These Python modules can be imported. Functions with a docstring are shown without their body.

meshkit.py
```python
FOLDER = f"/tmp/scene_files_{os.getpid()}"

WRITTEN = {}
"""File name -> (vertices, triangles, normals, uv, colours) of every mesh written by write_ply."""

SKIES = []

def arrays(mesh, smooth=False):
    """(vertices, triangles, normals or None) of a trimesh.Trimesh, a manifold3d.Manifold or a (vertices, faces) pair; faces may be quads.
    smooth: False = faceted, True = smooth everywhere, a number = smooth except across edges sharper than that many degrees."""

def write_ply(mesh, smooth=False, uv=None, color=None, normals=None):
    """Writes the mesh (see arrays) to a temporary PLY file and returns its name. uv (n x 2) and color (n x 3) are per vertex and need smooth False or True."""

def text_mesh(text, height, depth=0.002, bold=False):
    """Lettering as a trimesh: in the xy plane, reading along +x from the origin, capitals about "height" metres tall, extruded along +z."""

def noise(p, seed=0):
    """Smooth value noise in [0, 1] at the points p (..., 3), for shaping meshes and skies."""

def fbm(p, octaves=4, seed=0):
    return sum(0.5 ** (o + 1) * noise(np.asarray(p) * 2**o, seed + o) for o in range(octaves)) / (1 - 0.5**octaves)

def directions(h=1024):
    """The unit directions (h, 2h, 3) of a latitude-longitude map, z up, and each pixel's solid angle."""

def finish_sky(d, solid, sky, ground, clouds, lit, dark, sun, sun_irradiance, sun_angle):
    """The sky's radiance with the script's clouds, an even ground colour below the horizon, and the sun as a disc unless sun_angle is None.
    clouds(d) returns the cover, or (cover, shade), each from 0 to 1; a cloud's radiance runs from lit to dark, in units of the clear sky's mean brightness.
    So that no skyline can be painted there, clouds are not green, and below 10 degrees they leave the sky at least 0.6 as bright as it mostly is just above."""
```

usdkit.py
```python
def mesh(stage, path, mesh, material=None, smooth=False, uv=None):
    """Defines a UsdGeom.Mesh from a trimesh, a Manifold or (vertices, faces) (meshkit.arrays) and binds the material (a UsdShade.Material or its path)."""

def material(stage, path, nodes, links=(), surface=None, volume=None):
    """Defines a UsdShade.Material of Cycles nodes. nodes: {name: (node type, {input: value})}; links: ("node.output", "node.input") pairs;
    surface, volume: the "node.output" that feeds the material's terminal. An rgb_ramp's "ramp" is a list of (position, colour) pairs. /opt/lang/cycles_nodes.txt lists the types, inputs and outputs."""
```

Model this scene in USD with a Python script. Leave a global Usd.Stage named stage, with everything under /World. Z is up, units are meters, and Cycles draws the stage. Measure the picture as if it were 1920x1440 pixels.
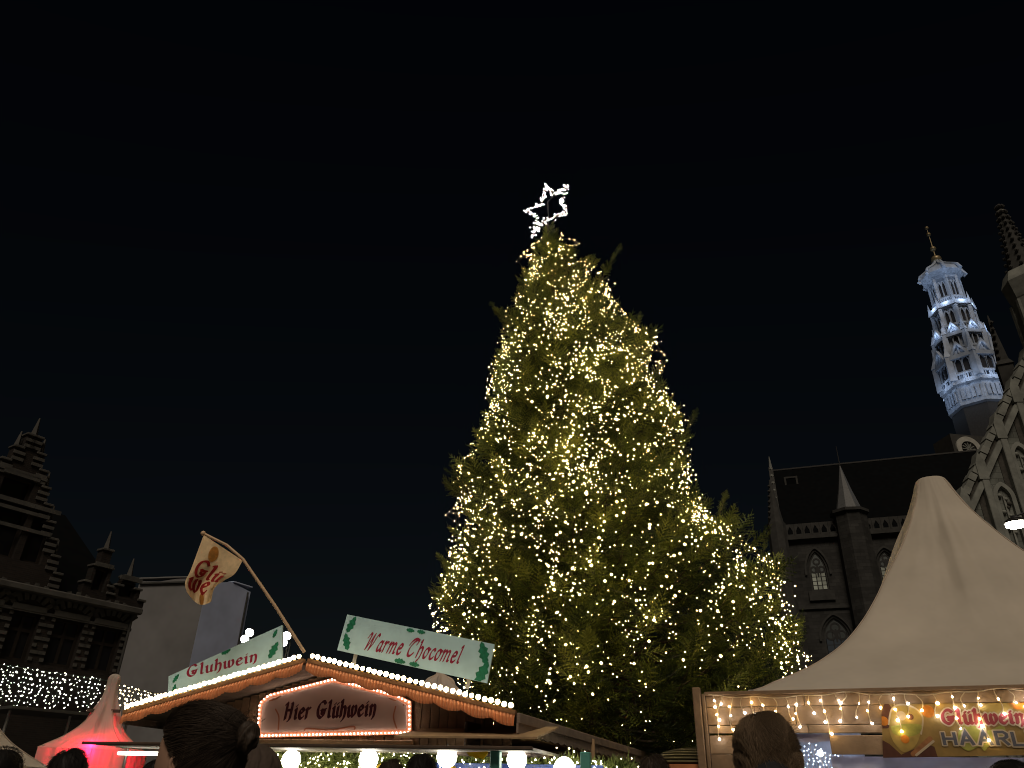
import math, random
import numpy as np
import trimesh
import manifold3d as mf
from shapely.geometry import Polygon, LineString, Point, MultiPolygon, box as sbox
from shapely.ops import unary_union
from shapely import affinity
import usdkit, meshkit
from pxr import Usd, UsdGeom, UsdLux, UsdShade, Gf, Sdf, Vt

random.seed(7)
rng = np.random.default_rng(7)
stage = Usd.Stage.CreateInMemory()
UsdGeom.SetStageUpAxis(stage, 'Z')
UsdGeom.SetStageMetersPerUnit(stage, 1.0)
UsdGeom.Xform.Define(stage, '/World')
UsdGeom.Scope.Define(stage, '/World/Looks')
T_ = Sdf.ValueTypeNames

# ------------------------------------------------------------------ camera
FPX = 1420.0                       # focal length in pixels of a 1920 wide picture
PITCH, ROLL = math.radians(28.6), math.radians(1.6)
EYE = np.array([0.0, 0.0, 1.52])
FWD = np.array([0, math.cos(PITCH), math.sin(PITCH)])
R0 = np.array([1.0, 0, 0]); U0 = np.array([0, -math.sin(PITCH), math.cos(PITCH)])
RGT = math.cos(ROLL) * R0 + math.sin(ROLL) * U0
UPV = math.cos(ROLL) * U0 - math.sin(ROLL) * R0
cam = UsdGeom.Camera.Define(stage, '/World/camera')
cam.CreateHorizontalApertureAttr(36.0); cam.CreateVerticalApertureAttr(27.0)
cam.CreateFocalLengthAttr(36.0 * FPX / 1920.0)
cam.CreateExposureAttr(0.0)
cam.CreateClippingRangeAttr(Gf.Vec2f(0.05, 3000.0))
cam.AddTransformOp().Set(Gf.Matrix4d(*RGT, 0, *UPV, 0, *(-FWD), 0, *EYE, 1))

# ------------------------------------------------------------------ night sky and the dim glow of the square's lamps
SUN_EL, SUN_AZ = math.radians(50), math.radians(184)       # direction towards the light: behind the camera, a little to the left
sx, sy, sz = math.cos(SUN_EL) * math.sin(SUN_AZ), math.cos(SUN_EL) * math.cos(SUN_AZ), math.sin(SUN_EL)
dome = UsdLux.DomeLight.Define(stage, '/World/sky')
dome.GetPrim().SetCustomDataByKey('kind', 'structure')
skymat = usdkit.material(stage, '/World/Looks/night_sky', {
    'sky': ('sky_texture', {'sky_type': 'single_scattering', 'sun_disc': False, 'sun_elevation': math.radians(12), 'sun_rotation': SUN_AZ}),
    'tint': ('mix', {'mix_type': 'multiply', 'fac': 1.0, 'color2': (0.92, 0.86, 0.86)}),
    'bg': ('background_shader', {'strength': 0.0012})},
    [('sky.color', 'tint.color1'), ('tint.color', 'bg.color')], surface='bg.background')
UsdShade.MaterialBindingAPI.Apply(dome.GetPrim()).Bind(skymat)
sun = UsdLux.DistantLight.Define(stage, '/World/square_light')
sun.CreateIntensityAttr(0.34); sun.CreateAngleAttr(24.0); sun.CreateNormalizeAttr(True)
sun.CreateColorAttr(Gf.Vec3f(1.0, 0.84, 0.66))
z_ = np.array([sx, sy, sz]); x_ = np.cross([0, 0, 1.0], z_); x_ /= np.linalg.norm(x_); y_ = np.cross(z_, x_)
sun.AddTransformOp().Set(Gf.Matrix4d(*x_, 0, *y_, 0, *z_, 0, 0, 0, 60, 1))

# ------------------------------------------------------------------ helpers
def ray(px, py):
    d = FPX * FWD + (px - 960.0) * RGT - (py - 720.0) * UPV
    return d / np.linalg.norm(d)

def P(px, py, Y):                  # world point on the pixel's sight line at distance Y in front of the camera
    d = ray(px, py)
    return EYE + d * ((Y - EYE[1]) / d[1])

def project(p):
    q = np.asarray(p, float) - EYE
    w = q @ FWD
    return np.stack([960 + FPX * (q @ RGT) / w, 720 - FPX * (q @ UPV) / w], -1)

class Frame:                       # an upright plane: u runs to the right, v is height, n faces the camera
    def __init__(s, o, u):
        s.o = np.asarray(o, float).copy(); s.o[2] = 0
        s.u = np.array([u[0], u[1], 0.0]); s.u /= np.linalg.norm(s.u)
        s.v = np.array([0, 0, 1.0]); s.n = np.cross(s.u, s.v)
    def uv(s, px, py, d=0.0):
        r = ray(px, py); o = s.o + s.n * d
        t = ((o - EYE) @ s.n) / (r @ s.n)
        q = EYE + r * t - s.o
        return np.array([q @ s.u, q[2]])
    def pt(s, u, v, d=0.0):
        return s.o + s.u * u + s.v * v + s.n * d
    def mat(s, d=0.0):
        m = np.eye(4); m[:3, 0], m[:3, 1], m[:3, 2], m[:3, 3] = s.u, s.v, s.n, s.o + s.n * d
        return m
    def prism(s, poly, d0, d1):
        ms = []
        for g in getattr(poly, 'geoms', [poly]):
            if g.is_empty or g.area < 1e-9 or g.geom_type != 'Polygon': continue
            m = trimesh.creation.extrude_polygon(g, d1 - d0, engine='earcut'); m.apply_transform(s.mat(d0)); ms.append(m)
        return cat(ms)
    def box(s, u0, u1, v0, v1, d0, d1, bevel=0.0):
        b = trimesh.creation.box([u1 - u0, v1 - v0, d1 - d0]) if not bevel else bevbox(u1 - u0, v1 - v0, d1 - d0, bevel)
        b.apply_translation([(u0 + u1) / 2, (v0 + v1) / 2, (d0 + d1) / 2]); b.apply_transform(s.mat()); return b
    def back(s, d):
        return Frame(s.o - s.n * d, s.u)

def bevbox(a, b, c, r):
    r = min(r, a * .45, b * .45, c * .45)
    m = mf.Manifold.hull_points(np.array([[sx_ * (a / 2 - (r if k != 0 else 0)), sy_ * (b / 2 - (r if k != 1 else 0)), sz_ * (c / 2 - (r if k != 2 else 0))]
                                        for sx_ in (-1, 1) for sy_ in (-1, 1) for sz_ in (-1, 1) for k in range(3)]))
    q = m.to_mesh(); return trimesh.Trimesh(q.vert_properties[:, :3], q.tri_verts, process=False)

def cat(ms):
    ms = [m for m in ms if m is not None and len(m.faces)]
    if not ms: return None
    return trimesh.util.concatenate(ms) if len(ms) > 1 else ms[0]

def tube(pts, r, sides=6, closed=False):
    p = np.asarray(pts, float); n = len(p)
    r = np.broadcast_to(np.asarray(r, float), (n,))
    t = (np.roll(p, -1, 0) - np.roll(p, 1, 0)) if closed else np.gradient(p, axis=0)
    t /= np.linalg.norm(t, axis=1, keepdims=True) + 1e-12
    a = np.cross(t, np.where(np.abs(t[:, 2:]) < 0.9, [0, 0, 1.0], [1.0, 0, 0])); a /= np.linalg.norm(a, axis=1, keepdims=True) + 1e-12
    b = np.cross(t, a); ang = np.arange(sides) * 2 * math.pi / sides
    v = p[:, None] + r[:, None, None] * (np.cos(ang)[None, :, None] * a[:, None] + np.sin(ang)[None, :, None] * b[:, None])
    f = []
    for i in range(n if closed else n - 1):
        for j in range(sides):
            k = (i + 1) % n; q = (j + 1) % sides
            f += [[i * sides + j, i * sides + q, k * sides + q], [i * sides + j, k * sides + q, k * sides + j]]
    v = v.reshape(-1, 3)
    if not closed:
        c = len(v); v = np.vstack([v, p[0], p[-1]])
        for j in range(sides):
            q = (j + 1) % sides
            f += [[c, q, j], [c + 1, (n - 1) * sides + j, (n - 1) * sides + q]]
    return trimesh.Trimesh(v, np.array(f), process=False)

ICO = {k: trimesh.creation.icosphere(k) for k in (0, 1, 2, 3)}
OCT = trimesh.Trimesh([[1, 0, 0], [-1, 0, 0], [0, 1, 0], [0, -1, 0], [0, 0, 1], [0, 0, -1]],
                      [[0, 2, 4], [2, 1, 4], [1, 3, 4], [3, 0, 4], [2, 0, 5], [1, 2, 5], [3, 1, 5], [0, 3, 5]], process=False)
def balls(pts, radii, base=None):   # many small spheres in one mesh
    base = base or ICO[0]
    pts = np.asarray(pts, float).reshape(-1, 3); radii = np.broadcast_to(radii, (len(pts),))
    bv, bf = np.array(base.vertices), np.array(base.faces)
    v = (bv[None] * radii[:, None, None] + pts[:, None]).reshape(-1, 3)
    f = (bf[None] + (np.arange(len(pts)) * len(bv))[:, None, None]).reshape(-1, 3)
    return trimesh.Trimesh(v, f, process=False)

def bar(a, b, w, h=None):
    """A box beam from a to b."""
    a, b = np.asarray(a, float), np.asarray(b, float); h = h or w
    t = b - a; L = np.linalg.norm(t); t = t / L
    x = np.cross(t, [0, 0, 1.0]) if abs(t[2]) < .95 else np.cross(t, [0, 1.0, 0]); x /= np.linalg.norm(x); y = np.cross(x, t)
    m = trimesh.creation.box([w, L, h]); M = np.eye(4); M[:3, 0], M[:3, 1], M[:3, 2], M[:3, 3] = x, t, y, (a + b) / 2
    m.apply_transform(M); return m

def prism_ring(cx, cy, z0, z1, r0, r1, n=8, rot=0.0):
    """A frustum with n sides."""
    a = np.arange(n) * 2 * math.pi / n + rot
    v = np.vstack([np.c_[cx + r0 * np.cos(a), cy + r0 * np.sin(a), np.full(n, z0)], np.c_[cx + r1 * np.cos(a), cy + r1 * np.sin(a), np.full(n, z1)], [[cx, cy, z0], [cx, cy, z1]]])
    f = []
    for i in range(n):
        j = (i + 1) % n
        f += [[i, j, n + j], [i, n + j, n + i], [2 * n, j, i], [2 * n + 1, n + i, n + j]]
    return trimesh.Trimesh(v, np.array(f), process=False)

def lathe(cx, cy, prof, n=8, rot=0.0):
    return cat([prism_ring(cx, cy, z0, z1, r0, r1, n, rot) for (r0, z0), (r1, z1) in zip(prof[:-1], prof[1:]) if abs(z1 - z0) > 1e-6])

COUNT = {}
def numbered(parent, name):
    k = COUNT.get((parent, name), 0); COUNT[(parent, name)] = k + 1
    return f'{parent}/{name}' + (f'_{k:03d}' if k else '')

def tag(prim, label=None, cat_=None, group=None, kind=None):
    for k, v in (('label', label), ('category', cat_), ('group', group), ('kind', kind)):
        if v: prim.SetCustomDataByKey(k, v)

class Thing:
    def __init__(s, name, label, category, base=(0, 0, 0), group=None, kind=None):
        s.base = np.asarray(base, float); s.path = numbered('/World', name)
        x = UsdGeom.Xform.Define(stage, s.path); x.AddTranslateOp().Set(Gf.Vec3d(*map(float, s.base)))
        s.prim = x.GetPrim(); tag(s.prim, label, category, group, kind)
    def add(s, name, mesh, material, parent=None, smooth=False, kind=None, label=None):
        if mesh is None: return None
        path = numbered(parent or s.path, name)
        v, f, n = meshkit.arrays(mesh, smooth)
        m = usdkit.mesh(stage, path, trimesh.Trimesh(v - s.base, f, process=False), material)
        if n is not None:
            m.CreateNormalsAttr(Vt.Vec3fArray.FromNumpy(n.astype(np.float32))); m.SetNormalsInterpolation('vertex')
        tag(m.GetPrim(), label=label, kind=kind)
        return path

def solo(name, mesh, material, label=None, category=None, group=None, kind=None, smooth=False):
    m = usdkit.mesh(stage, numbered('/World', name), mesh, material, smooth=smooth)
    tag(m.GetPrim(), label, category, group, kind); return m

# ------------------------------------------------------------------ materials
LK = '/World/Looks/'
def plain(name, col, rough=0.6, metal=0.0, var=0.25, scale=6.0, bump=0.0, bscale=40.0, spec=0.4, trans=None):
    """Principled with a soft noise on colour and an optional fine bump; trans mixes in a translucent share."""
    c = np.array(col, float)
    nodes = {'geo': ('geometry', {}), 'n': ('noise_texture', {'scale': scale, 'detail': 5.0, 'roughness': 0.6}),
             'r': ('rgb_ramp', {'ramp': [(0.25, tuple(c * (1 - var))), (0.75, tuple(np.minimum(c * (1 + var), 1)))]}),
             'p': ('principled_bsdf', {'roughness': rough, 'metallic': metal, 'specular_ior_level': spec})}
    links = [('geo.position', 'n.vector'), ('n.fac', 'r.fac'), ('r.color', 'p.base_color')]
    if bump:
        nodes['bn'] = ('noise_texture', {'scale': bscale, 'detail': 4.0}); nodes['b'] = ('bump', {'strength': bump, 'distance': 0.02})
        links += [('geo.position', 'bn.vector'), ('bn.fac', 'b.height'), ('b.normal', 'p.normal')]
    surf = 'p.BSDF'
    if trans:
        nodes['t'] = ('translucent_bsdf', {}); nodes['mx'] = ('mix_closure', {'fac': trans})
        links += [('r.color', 't.color'), ('p.BSDF', 'mx.closure1'), ('t.BSDF', 'mx.closure2')]; surf = 'mx.closure'
    return usdkit.material(stage, LK + name, nodes, links, surface=surf)

def glow(name, col, strength):
    return usdkit.material(stage, LK + name, {'e': ('emission', {'color': col, 'strength': strength})}, [], surface='e.emission')

m_cable = plain('dark_cable', (0.02, 0.03, 0.018), .6)
m_black = plain('black_metal', (0.02, 0.02, 0.02), .45)
m_steel = plain('frame_aluminium', (0.5, 0.5, 0.5), .35, metal=.8)
# ------------------------------------------------------------------ ground
m_cobble = usdkit.material(stage, LK + 'square_paving', {
    'geo': ('geometry', {}), 'br': ('brick_texture', {'scale': 1.0, 'color1': (.10, .085, .07), 'color2': (.06, .055, .05), 'mortar': (.03, .03, .03), 'mortar_size': .012, 'brick_width': .22, 'row_height': .11}),
    'n': ('noise_texture', {'scale': .6, 'detail': 5.0}), 'mx': ('mix', {'mix_type': 'multiply', 'fac': .6}), 'p': ('principled_bsdf', {'roughness': .55}), 'b': ('bump', {'strength': .4, 'distance': .02})},
    [('geo.position', 'br.vector'), ('geo.position', 'n.vector'), ('br.color', 'mx.color1'), ('n.color', 'mx.color2'), ('mx.color', 'p.base_color'), ('br.fac', 'b.height'), ('b.normal', 'p.normal')], surface='p.BSDF')
solo('ground', trimesh.Trimesh([[-900, -300, 0], [900, -300, 0], [900, 1500, 0], [-900, 1500, 0]], [[0, 1, 2], [0, 2, 3]], process=False), m_cobble, kind='structure')

def brickwork(name, c1, c2, mort, bw, rh, yaw=0.0, ms=.012, var=.5, nscale=.5):
    """Courses that follow a wall's direction: u along the wall, v = height."""
    return usdkit.material(stage, LK + name, {
        'geo': ('geometry', {}), 'rot': ('mapping', {'rotation': (0, 0, -yaw)}), 'sep': ('separate_xyz', {}), 'comb': ('combine_xyz', {}),
        'br': ('brick_texture', {'scale': 1.0, 'color1': c1, 'color2': c2, 'mortar': mort, 'mortar_size': ms, 'brick_width': bw, 'row_height': rh}),
        'n': ('noise_texture', {'scale': nscale, 'detail': 6.0, 'roughness': .65}), 'r': ('rgb_ramp', {'ramp': [(.3, (1 - var,) * 3), (.7, (1.15,) * 3)]}),
        'mx': ('mix', {'mix_type': 'multiply', 'fac': 1.0}), 'p': ('principled_bsdf', {'roughness': .85, 'specular_ior_level': .2}), 'b': ('bump', {'strength': .5, 'distance': .03})},
        [('geo.position', 'rot.vector'), ('rot.vector', 'sep.vector'), ('sep.x', 'comb.x'), ('sep.z', 'comb.y'), ('comb.vector', 'br.vector'), ('geo.position', 'n.vector'), ('n.fac', 'r.fac'),
         ('br.color', 'mx.color1'), ('r.color', 'mx.color2'), ('mx.color', 'p.base_color'), ('br.fac', 'b.height'), ('b.normal', 'p.normal')], surface='p.BSDF')
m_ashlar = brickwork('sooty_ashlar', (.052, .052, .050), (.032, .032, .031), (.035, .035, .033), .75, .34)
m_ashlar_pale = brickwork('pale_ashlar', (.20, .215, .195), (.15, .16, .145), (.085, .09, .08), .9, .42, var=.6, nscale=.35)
m_stone_dark = plain('dark_stone', (0.038, 0.038, 0.036), .9, var=.4, scale=1.6, bump=.3, bscale=6)
m_stone_pale = plain('pale_stone', (0.185, 0.195, 0.178), .85, var=.45, scale=.9, bump=.4, bscale=4)
m_groove = plain('soot_groove', (0.05, 0.047, 0.04), .9, var=.4)
m_slate = plain('roof_slate', (0.004, 0.0045, 0.005), .9, var=.3, scale=2.0, spec=.03)
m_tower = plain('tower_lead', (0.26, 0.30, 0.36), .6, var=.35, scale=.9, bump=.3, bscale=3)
m_tdark = plain('tower_opening', (0.01, 0.01, 0.012), .8)
m_gilt = plain('gilt', (0.22, 0.17, 0.09), .4, metal=.5)
m_lead = plain('window_lead', (0.02, 0.02, 0.02), .7)
m_pane_lit = glow('lit_pane', (1.0, .93, .66), 0.135); m_pane_lit2 = glow('lit_pane_b', (1.0, .93, .66), 0.095)
m_pane_dim = glow('dim_pane', (.8, .85, .85), .022); m_pane_dark = plain('dark_pane', (.02, .022, .025), .2)
def level_Y(px, py, z):
    r = ray(px, py); return EYE[1] + r[1] * (z - EYE[2]) / r[2]
def at_z(px, py, z):
    r = ray(px, py); return EYE + r * (z - EYE[2]) / r[2]
def axis_z(X, Y, py):
    lo, hi = 0.0, 400.0
    for _ in range(60):
        m = (lo + hi) / 2
        lo, hi = (m, hi) if project([X, Y, m])[1] > py else (lo, m)
    return lo

# ------------------------------------------------------------------ church tower
TW = P(1790, 600, 95.0); tx_, ty_ = TW[0], 95.0
def tz_(py): return axis_z(tx_, ty_, py)
def tr_(py, hw):
    p = np.array([tx_, ty_, tz_(py)]); return .94 * hw * ((p - EYE) @ FWD) / FPX
tower = Thing('church_tower', 'tall floodlit blue white lantern tower of the church with an onion dome', 'church tower', (tx_, ty_, 0))
OR = math.radians(22.5)
def ring(name, prof, mat=m_tower, n=8): return tower.add(name, lathe(tx_, ty_, [(tr_(y, w), tz_(y)) for y, w in prof], n, OR), mat)
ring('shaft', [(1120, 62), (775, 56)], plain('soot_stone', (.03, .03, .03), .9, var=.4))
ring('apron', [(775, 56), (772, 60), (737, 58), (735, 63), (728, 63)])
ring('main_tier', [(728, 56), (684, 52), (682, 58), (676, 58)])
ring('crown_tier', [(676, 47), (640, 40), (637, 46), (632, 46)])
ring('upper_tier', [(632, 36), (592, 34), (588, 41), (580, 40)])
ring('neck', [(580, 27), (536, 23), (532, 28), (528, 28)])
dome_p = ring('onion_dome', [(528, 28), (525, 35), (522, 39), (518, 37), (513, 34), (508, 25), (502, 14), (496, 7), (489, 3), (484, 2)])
for i in range(8):
    a = OR + i * math.pi / 4
    pts = [[tx_ + (tr_(y, w) + .12) * math.cos(a), ty_ + (tr_(y, w) + .12) * math.sin(a), tz_(y)] for y, w in ((525, 36), (522, 41), (518, 38), (513, 35), (508, 26), (502, 15), (496, 7), (490, 3))]
    tower.add('rib', tube(pts, .24, 5), m_tower, parent=dome_p)
sp_ = tower.add('finial', tube([[tx_, ty_, tz_(486)], [tx_, ty_, tz_(427)]], [.12, .05], 6), m_gilt)
for y, r in ((487, .75), (467, .45), (440, .34), (428, .30)): tower.add('ball', balls([[tx_, ty_, tz_(y)]], r, ICO[2]), m_gilt, parent=sp_, smooth=True)
def tower_faces(y0, y1, hw0, hw1, win, pinn, gable=False):
    """Window pairs in each face and pinnacled buttresses on each corner of one tier."""
    for i in range(8):
        am = i * math.pi / 4; nrm = np.array([math.cos(am), math.sin(am), 0]); 
        if nrm @ np.array([-tx_, -ty_, 0]) < -40: continue
        R = lambda y: tr_(y, hw0 + (hw1 - hw0) * (y - y0) / (y1 - y0)) * math.cos(math.pi / 8)
        ym = (y0 + y1) / 2; f = Frame(np.array([tx_, ty_, 0]) + nrm * R(ym), np.cross([0, 0, 1.0], nrm)); z0, z1 = tz_(y0), tz_(y1); half = R(ym) * math.tan(math.pi / 8)
        for wc in win:
            w = half * .25; c = wc * half
            arch = Polygon([(c - w, z0 + (z1 - z0) * .30), (c + w, z0 + (z1 - z0) * .30), (c + w, z0 + (z1 - z0) * .72), (c, z0 + (z1 - z0) * .90), (c - w, z0 + (z1 - z0) * .72)])
            fr = tower.add('window_frame', f.prism(arch.buffer(w * .45).difference(arch), -.1, .28), m_tower)
            tower.add('opening', f.prism(arch, -.05, .06), m_tdark, parent=fr)
        tower.add('balustrade', cat([f.box(-half * .95, half * .95, z0 + (z1 - z0) * .17, z0 + (z1 - z0) * .24, .25, .5)] + [f.box(-half * .9 + half * .36 * k, -half * .9 + half * .36 * k + .14, z0, z0 + (z1 - z0) * .17, .28, .46) for k in range(6)]), m_tower)
        if gable:
            tri = Polygon([(-half, z1 - (z1 - z0) * .15), (half, z1 - (z1 - z0) * .15), (0, z1 + (z1 - z0) * .55)])
            tower.add('gablet', f.prism(tri.difference(affinity.scale(tri, .55, .55)), .1, .55), m_tower)
        a = am + math.pi / 8; rr = tr_(y0, hw0) * 1.03
        px_, py_ = tx_ + rr * math.cos(a), ty_ + rr * math.sin(a); b = .34 * pinn
        bt = tower.add('buttress', prism_ring(px_, py_, z0, z1, b, b * .8, 4, a), m_tower)
        tower.add('pinnacle', prism_ring(px_, py_, z1, z1 + (z1 - z0) * .42, b * .95, .05, 4, a), m_tower, parent=bt)
tower_faces(728, 684, 57, 53, (-.32, .32), 2.0, gable=True)
tower_faces(676, 640, 47, 40, (0,), 1.5, gable=True)
tower_faces(632, 592, 36, 34, (-.35, .35), 1.2)
tower_faces(580, 536, 27, 25, (-.35, .35), .9)
for i in range(8):
    am = i * math.pi / 4; nrm = np.array([math.cos(am), math.sin(am), 0])
    if nrm @ np.array([-tx_, -ty_, 0]) < -40: continue
    f = Frame(np.array([tx_, ty_, 0]) + nrm * tr_(755, 59) * math.cos(math.pi / 8), np.cross([0, 0, 1.0], nrm)); z0, z1 = tz_(768), tz_(740); h = tr_(755, 59) * math.sin(math.pi / 8)
    for k in range(4):
        u = -h * .8 + h * 1.6 * (k + .15) / 4
        tower.add('apron_panel', f.box(u, u + h * .28, z0 + .4, z1 - .3, -.05, .18), m_tower)
for y, w, n_ in ((735, 62, 16), (682, 57, 16), (637, 45, 16), (588, 40, 8)):            # small pinnacles standing round the galleries
    for i in range(n_):
        a = OR + i * 2 * math.pi / n_
        if math.cos(a) * -tx_ + math.sin(a) * -ty_ < -40: continue
        r_ = tr_(y, w) * (.98 if i % (n_ // 8) == 0 else .93); h_ = (3.0 if i % (n_ // 8) == 0 else 1.6) * w / 55
        tower.add('pinnacle', prism_ring(tx_ + r_ * math.cos(a), ty_ + r_ * math.sin(a), tz_(y), tz_(y) + h_, .30, .04, 4, a), m_tower)
# floodlights on the ledges
def floods(py, hw, radiance, r=.30, out=1.3, dz=.5):
    for i in range(8):
        am = i * math.pi / 4; nrm = np.array([math.cos(am), math.sin(am), 0])
        if nrm @ np.array([-tx_, -ty_, 0]) < -40: continue
        p = np.array([tx_, ty_, tz_(py)]) + nrm * (tr_(py, hw) * math.cos(math.pi / 8) + out) + [0, 0, dz]
        L = UsdLux.SphereLight.Define(stage, numbered(tower.path, 'floodlight_lamp')); L.CreateRadiusAttr(r); L.CreateIntensityAttr(radiance); L.CreateColorAttr(Gf.Vec3f(.60, .75, 1.0)); L.CreateNormalizeAttr(False)
        L.AddTranslateOp().Set(Gf.Vec3d(*(p - tower.base)))
floods(777, 58, 24, out=2.6, dz=1.4); floods(733, 58, 22, out=1.5); floods(678, 50, 2, out=1.2); floods(634, 40, 15, out=1.2, dz=.3); floods(583, 34, 19, out=.9, dz=.2); floods(534, 28, 10, out=2.0, dz=-.6); floods(526, 30, 26, out=3.6, dz=.4)
# clock on the dark shaft
cf = Frame(P(1817, 842, 86.0), (1, .12)); cc = cf.uv(1817, 842)
rad = 25 / FPX * ((P(1813, 843, 86.0) - EYE) @ FWD)
clk = tower.add('clock_ring', cf.prism(Point(*cc).buffer(rad).difference(Point(*cc).buffer(rad * .62)), -.1, .12), plain('clock_grey', (.36, .36, .33), .5, var=.2, scale=2))
tower.add('clock_backing', cf.prism(sbox(cc[0] - rad * 1.2, cc[1] - rad * 5, cc[0] + rad * 1.6, cc[1] + rad * 1.2), -3.5, -.1), m_stone_dark, parent=clk)
for k in range(12):
    a = k * math.pi / 6; tower.add('clock_ray', cf.prism(LineString([cc, cc + np.array([math.cos(a), math.sin(a)]) * rad * .5]).buffer(.05), -.09, .05), m_stone_pale, parent=clk)

# ------------------------------------------------------------------ transept and roof
C1 = P(1472, 1009, 78.0); zc = C1[2]; C2 = at_z(1705, 992, zc)
F6 = Frame(C1, C2 - C1)
def f6(px, py, d=0): return F6.uv(px, py, d)
tp = Thing('church_building', 'dark stone church arm with traceried windows behind the tents', 'church', F6.pt(6, 0))
uE = f6(1990, 980)[0]
def arch_poly(c, w, z0, zs, k=1.0):
    """Pointed arch of half-width w, springing at zs."""
    a = np.linspace(0, math.pi / 3, 8); R = 2 * w
    rt = [(c - w + R * math.cos(t), zs + R * math.sin(t) * k) for t in a]
    lt = [(c + w - R * math.cos(t), zs + R * math.sin(t) * k) for t in a[::-1]]
    return Polygon([(c - w, z0), (c + w, z0)] + rt + lt[1:])
wins = []
def church_window(pxl, pxr, py_top, py_sill, py_spring, rows, lit, cols=3):
    cl, cr = f6(pxl, py_sill)[0], f6(pxr, py_sill)[0]
    c, w = (cl + cr) / 2, (cr - cl) / 2; z0, zt, zs = f6(pxl, py_sill)[1], f6(pxl, py_top)[1], f6(pxl, py_spring)[1]
    k = (zt - zs) / (2 * w * math.sin(math.pi / 3)); A = arch_poly(c, w, z0, zs, k); wins.append(A)
    fr = tp.add('window', F6.prism(A.difference(A.buffer(-.16)), -.42, -.14), m_stone_dark)
    tp.add('hood_mould', F6.prism(A.buffer(.42).difference(A.buffer(.22)).intersection(sbox(c - 9, zs - .3, c + 9, zt + 2)), .01, .16), m_stone_dark, parent=fr)
    for a in range(cols):
        for b in range(rows):
            x0, x1 = c - w + .18 + (2 * w - .36) * a / cols, c - w + .18 + (2 * w - .36) * (a + 1) / cols; y0, y1 = z0 + .18 + (zs - z0 - .18) * b / rows, z0 + .18 + (zs - z0 - .18) * (b + 1) / rows
            m = m_pane_dim if not lit else (m_pane_lit, m_pane_lit2)[int(rng.random() < .4 + .15 * b)]
            tp.add('pane', F6.box(x0 + .04, x1 - .04, y0 + .035, y1 - .035, -.40, -.37), m, parent=fr)
    for a in range(1, cols): x = c - w + .18 + (2 * w - .36) * a / cols; tp.add('mullion', F6.box(x - .05, x + .05, z0, zs + .5, -.42, -.25), m_lead, parent=fr)
    for b in range(1, rows): y = z0 + .18 + (zs - z0 - .18) * b / rows; tp.add('saddle_bar', F6.box(c - w, c + w, y - .03, y + .03, -.40, -.335), m_lead, parent=fr)
    head = A.buffer(-.16).intersection(sbox(c - 9, zs, c + 9, zt + 2))
    tp.add('head_glass', F6.prism(head, -.40, -.38), glow(f'head_glass_{len(wins)}', (1, .95, .75), .035 if lit else .02), parent=fr)
    trc = [Point(c, zs + (zt - zs) * .52).buffer(w * .34).boundary, Point(c - w * .42, zs + (zt - zs) * .14).buffer(w * .34).boundary, Point(c + w * .42, zs + (zt - zs) * .14).buffer(w * .34).boundary, LineString([(c, zs - .3), (c, zs + .4 * (zt - zs))])]
    tp.add('tracery', F6.prism(unary_union([t.buffer(.085) for t in trc]).intersection(A), -.42, -.22), m_lead, parent=fr)
    tp.add('sill', F6.box(c - w - .35, c + w + .35, z0 - 1.0, z0 - .04, .0, .22), m_stone_dark, parent=fr)
church_window(1523, 1557, 1034, 1108, 1073, 4, True)
church_window(1655, 1689, 1032, 1098, 1060, 4, True)
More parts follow.
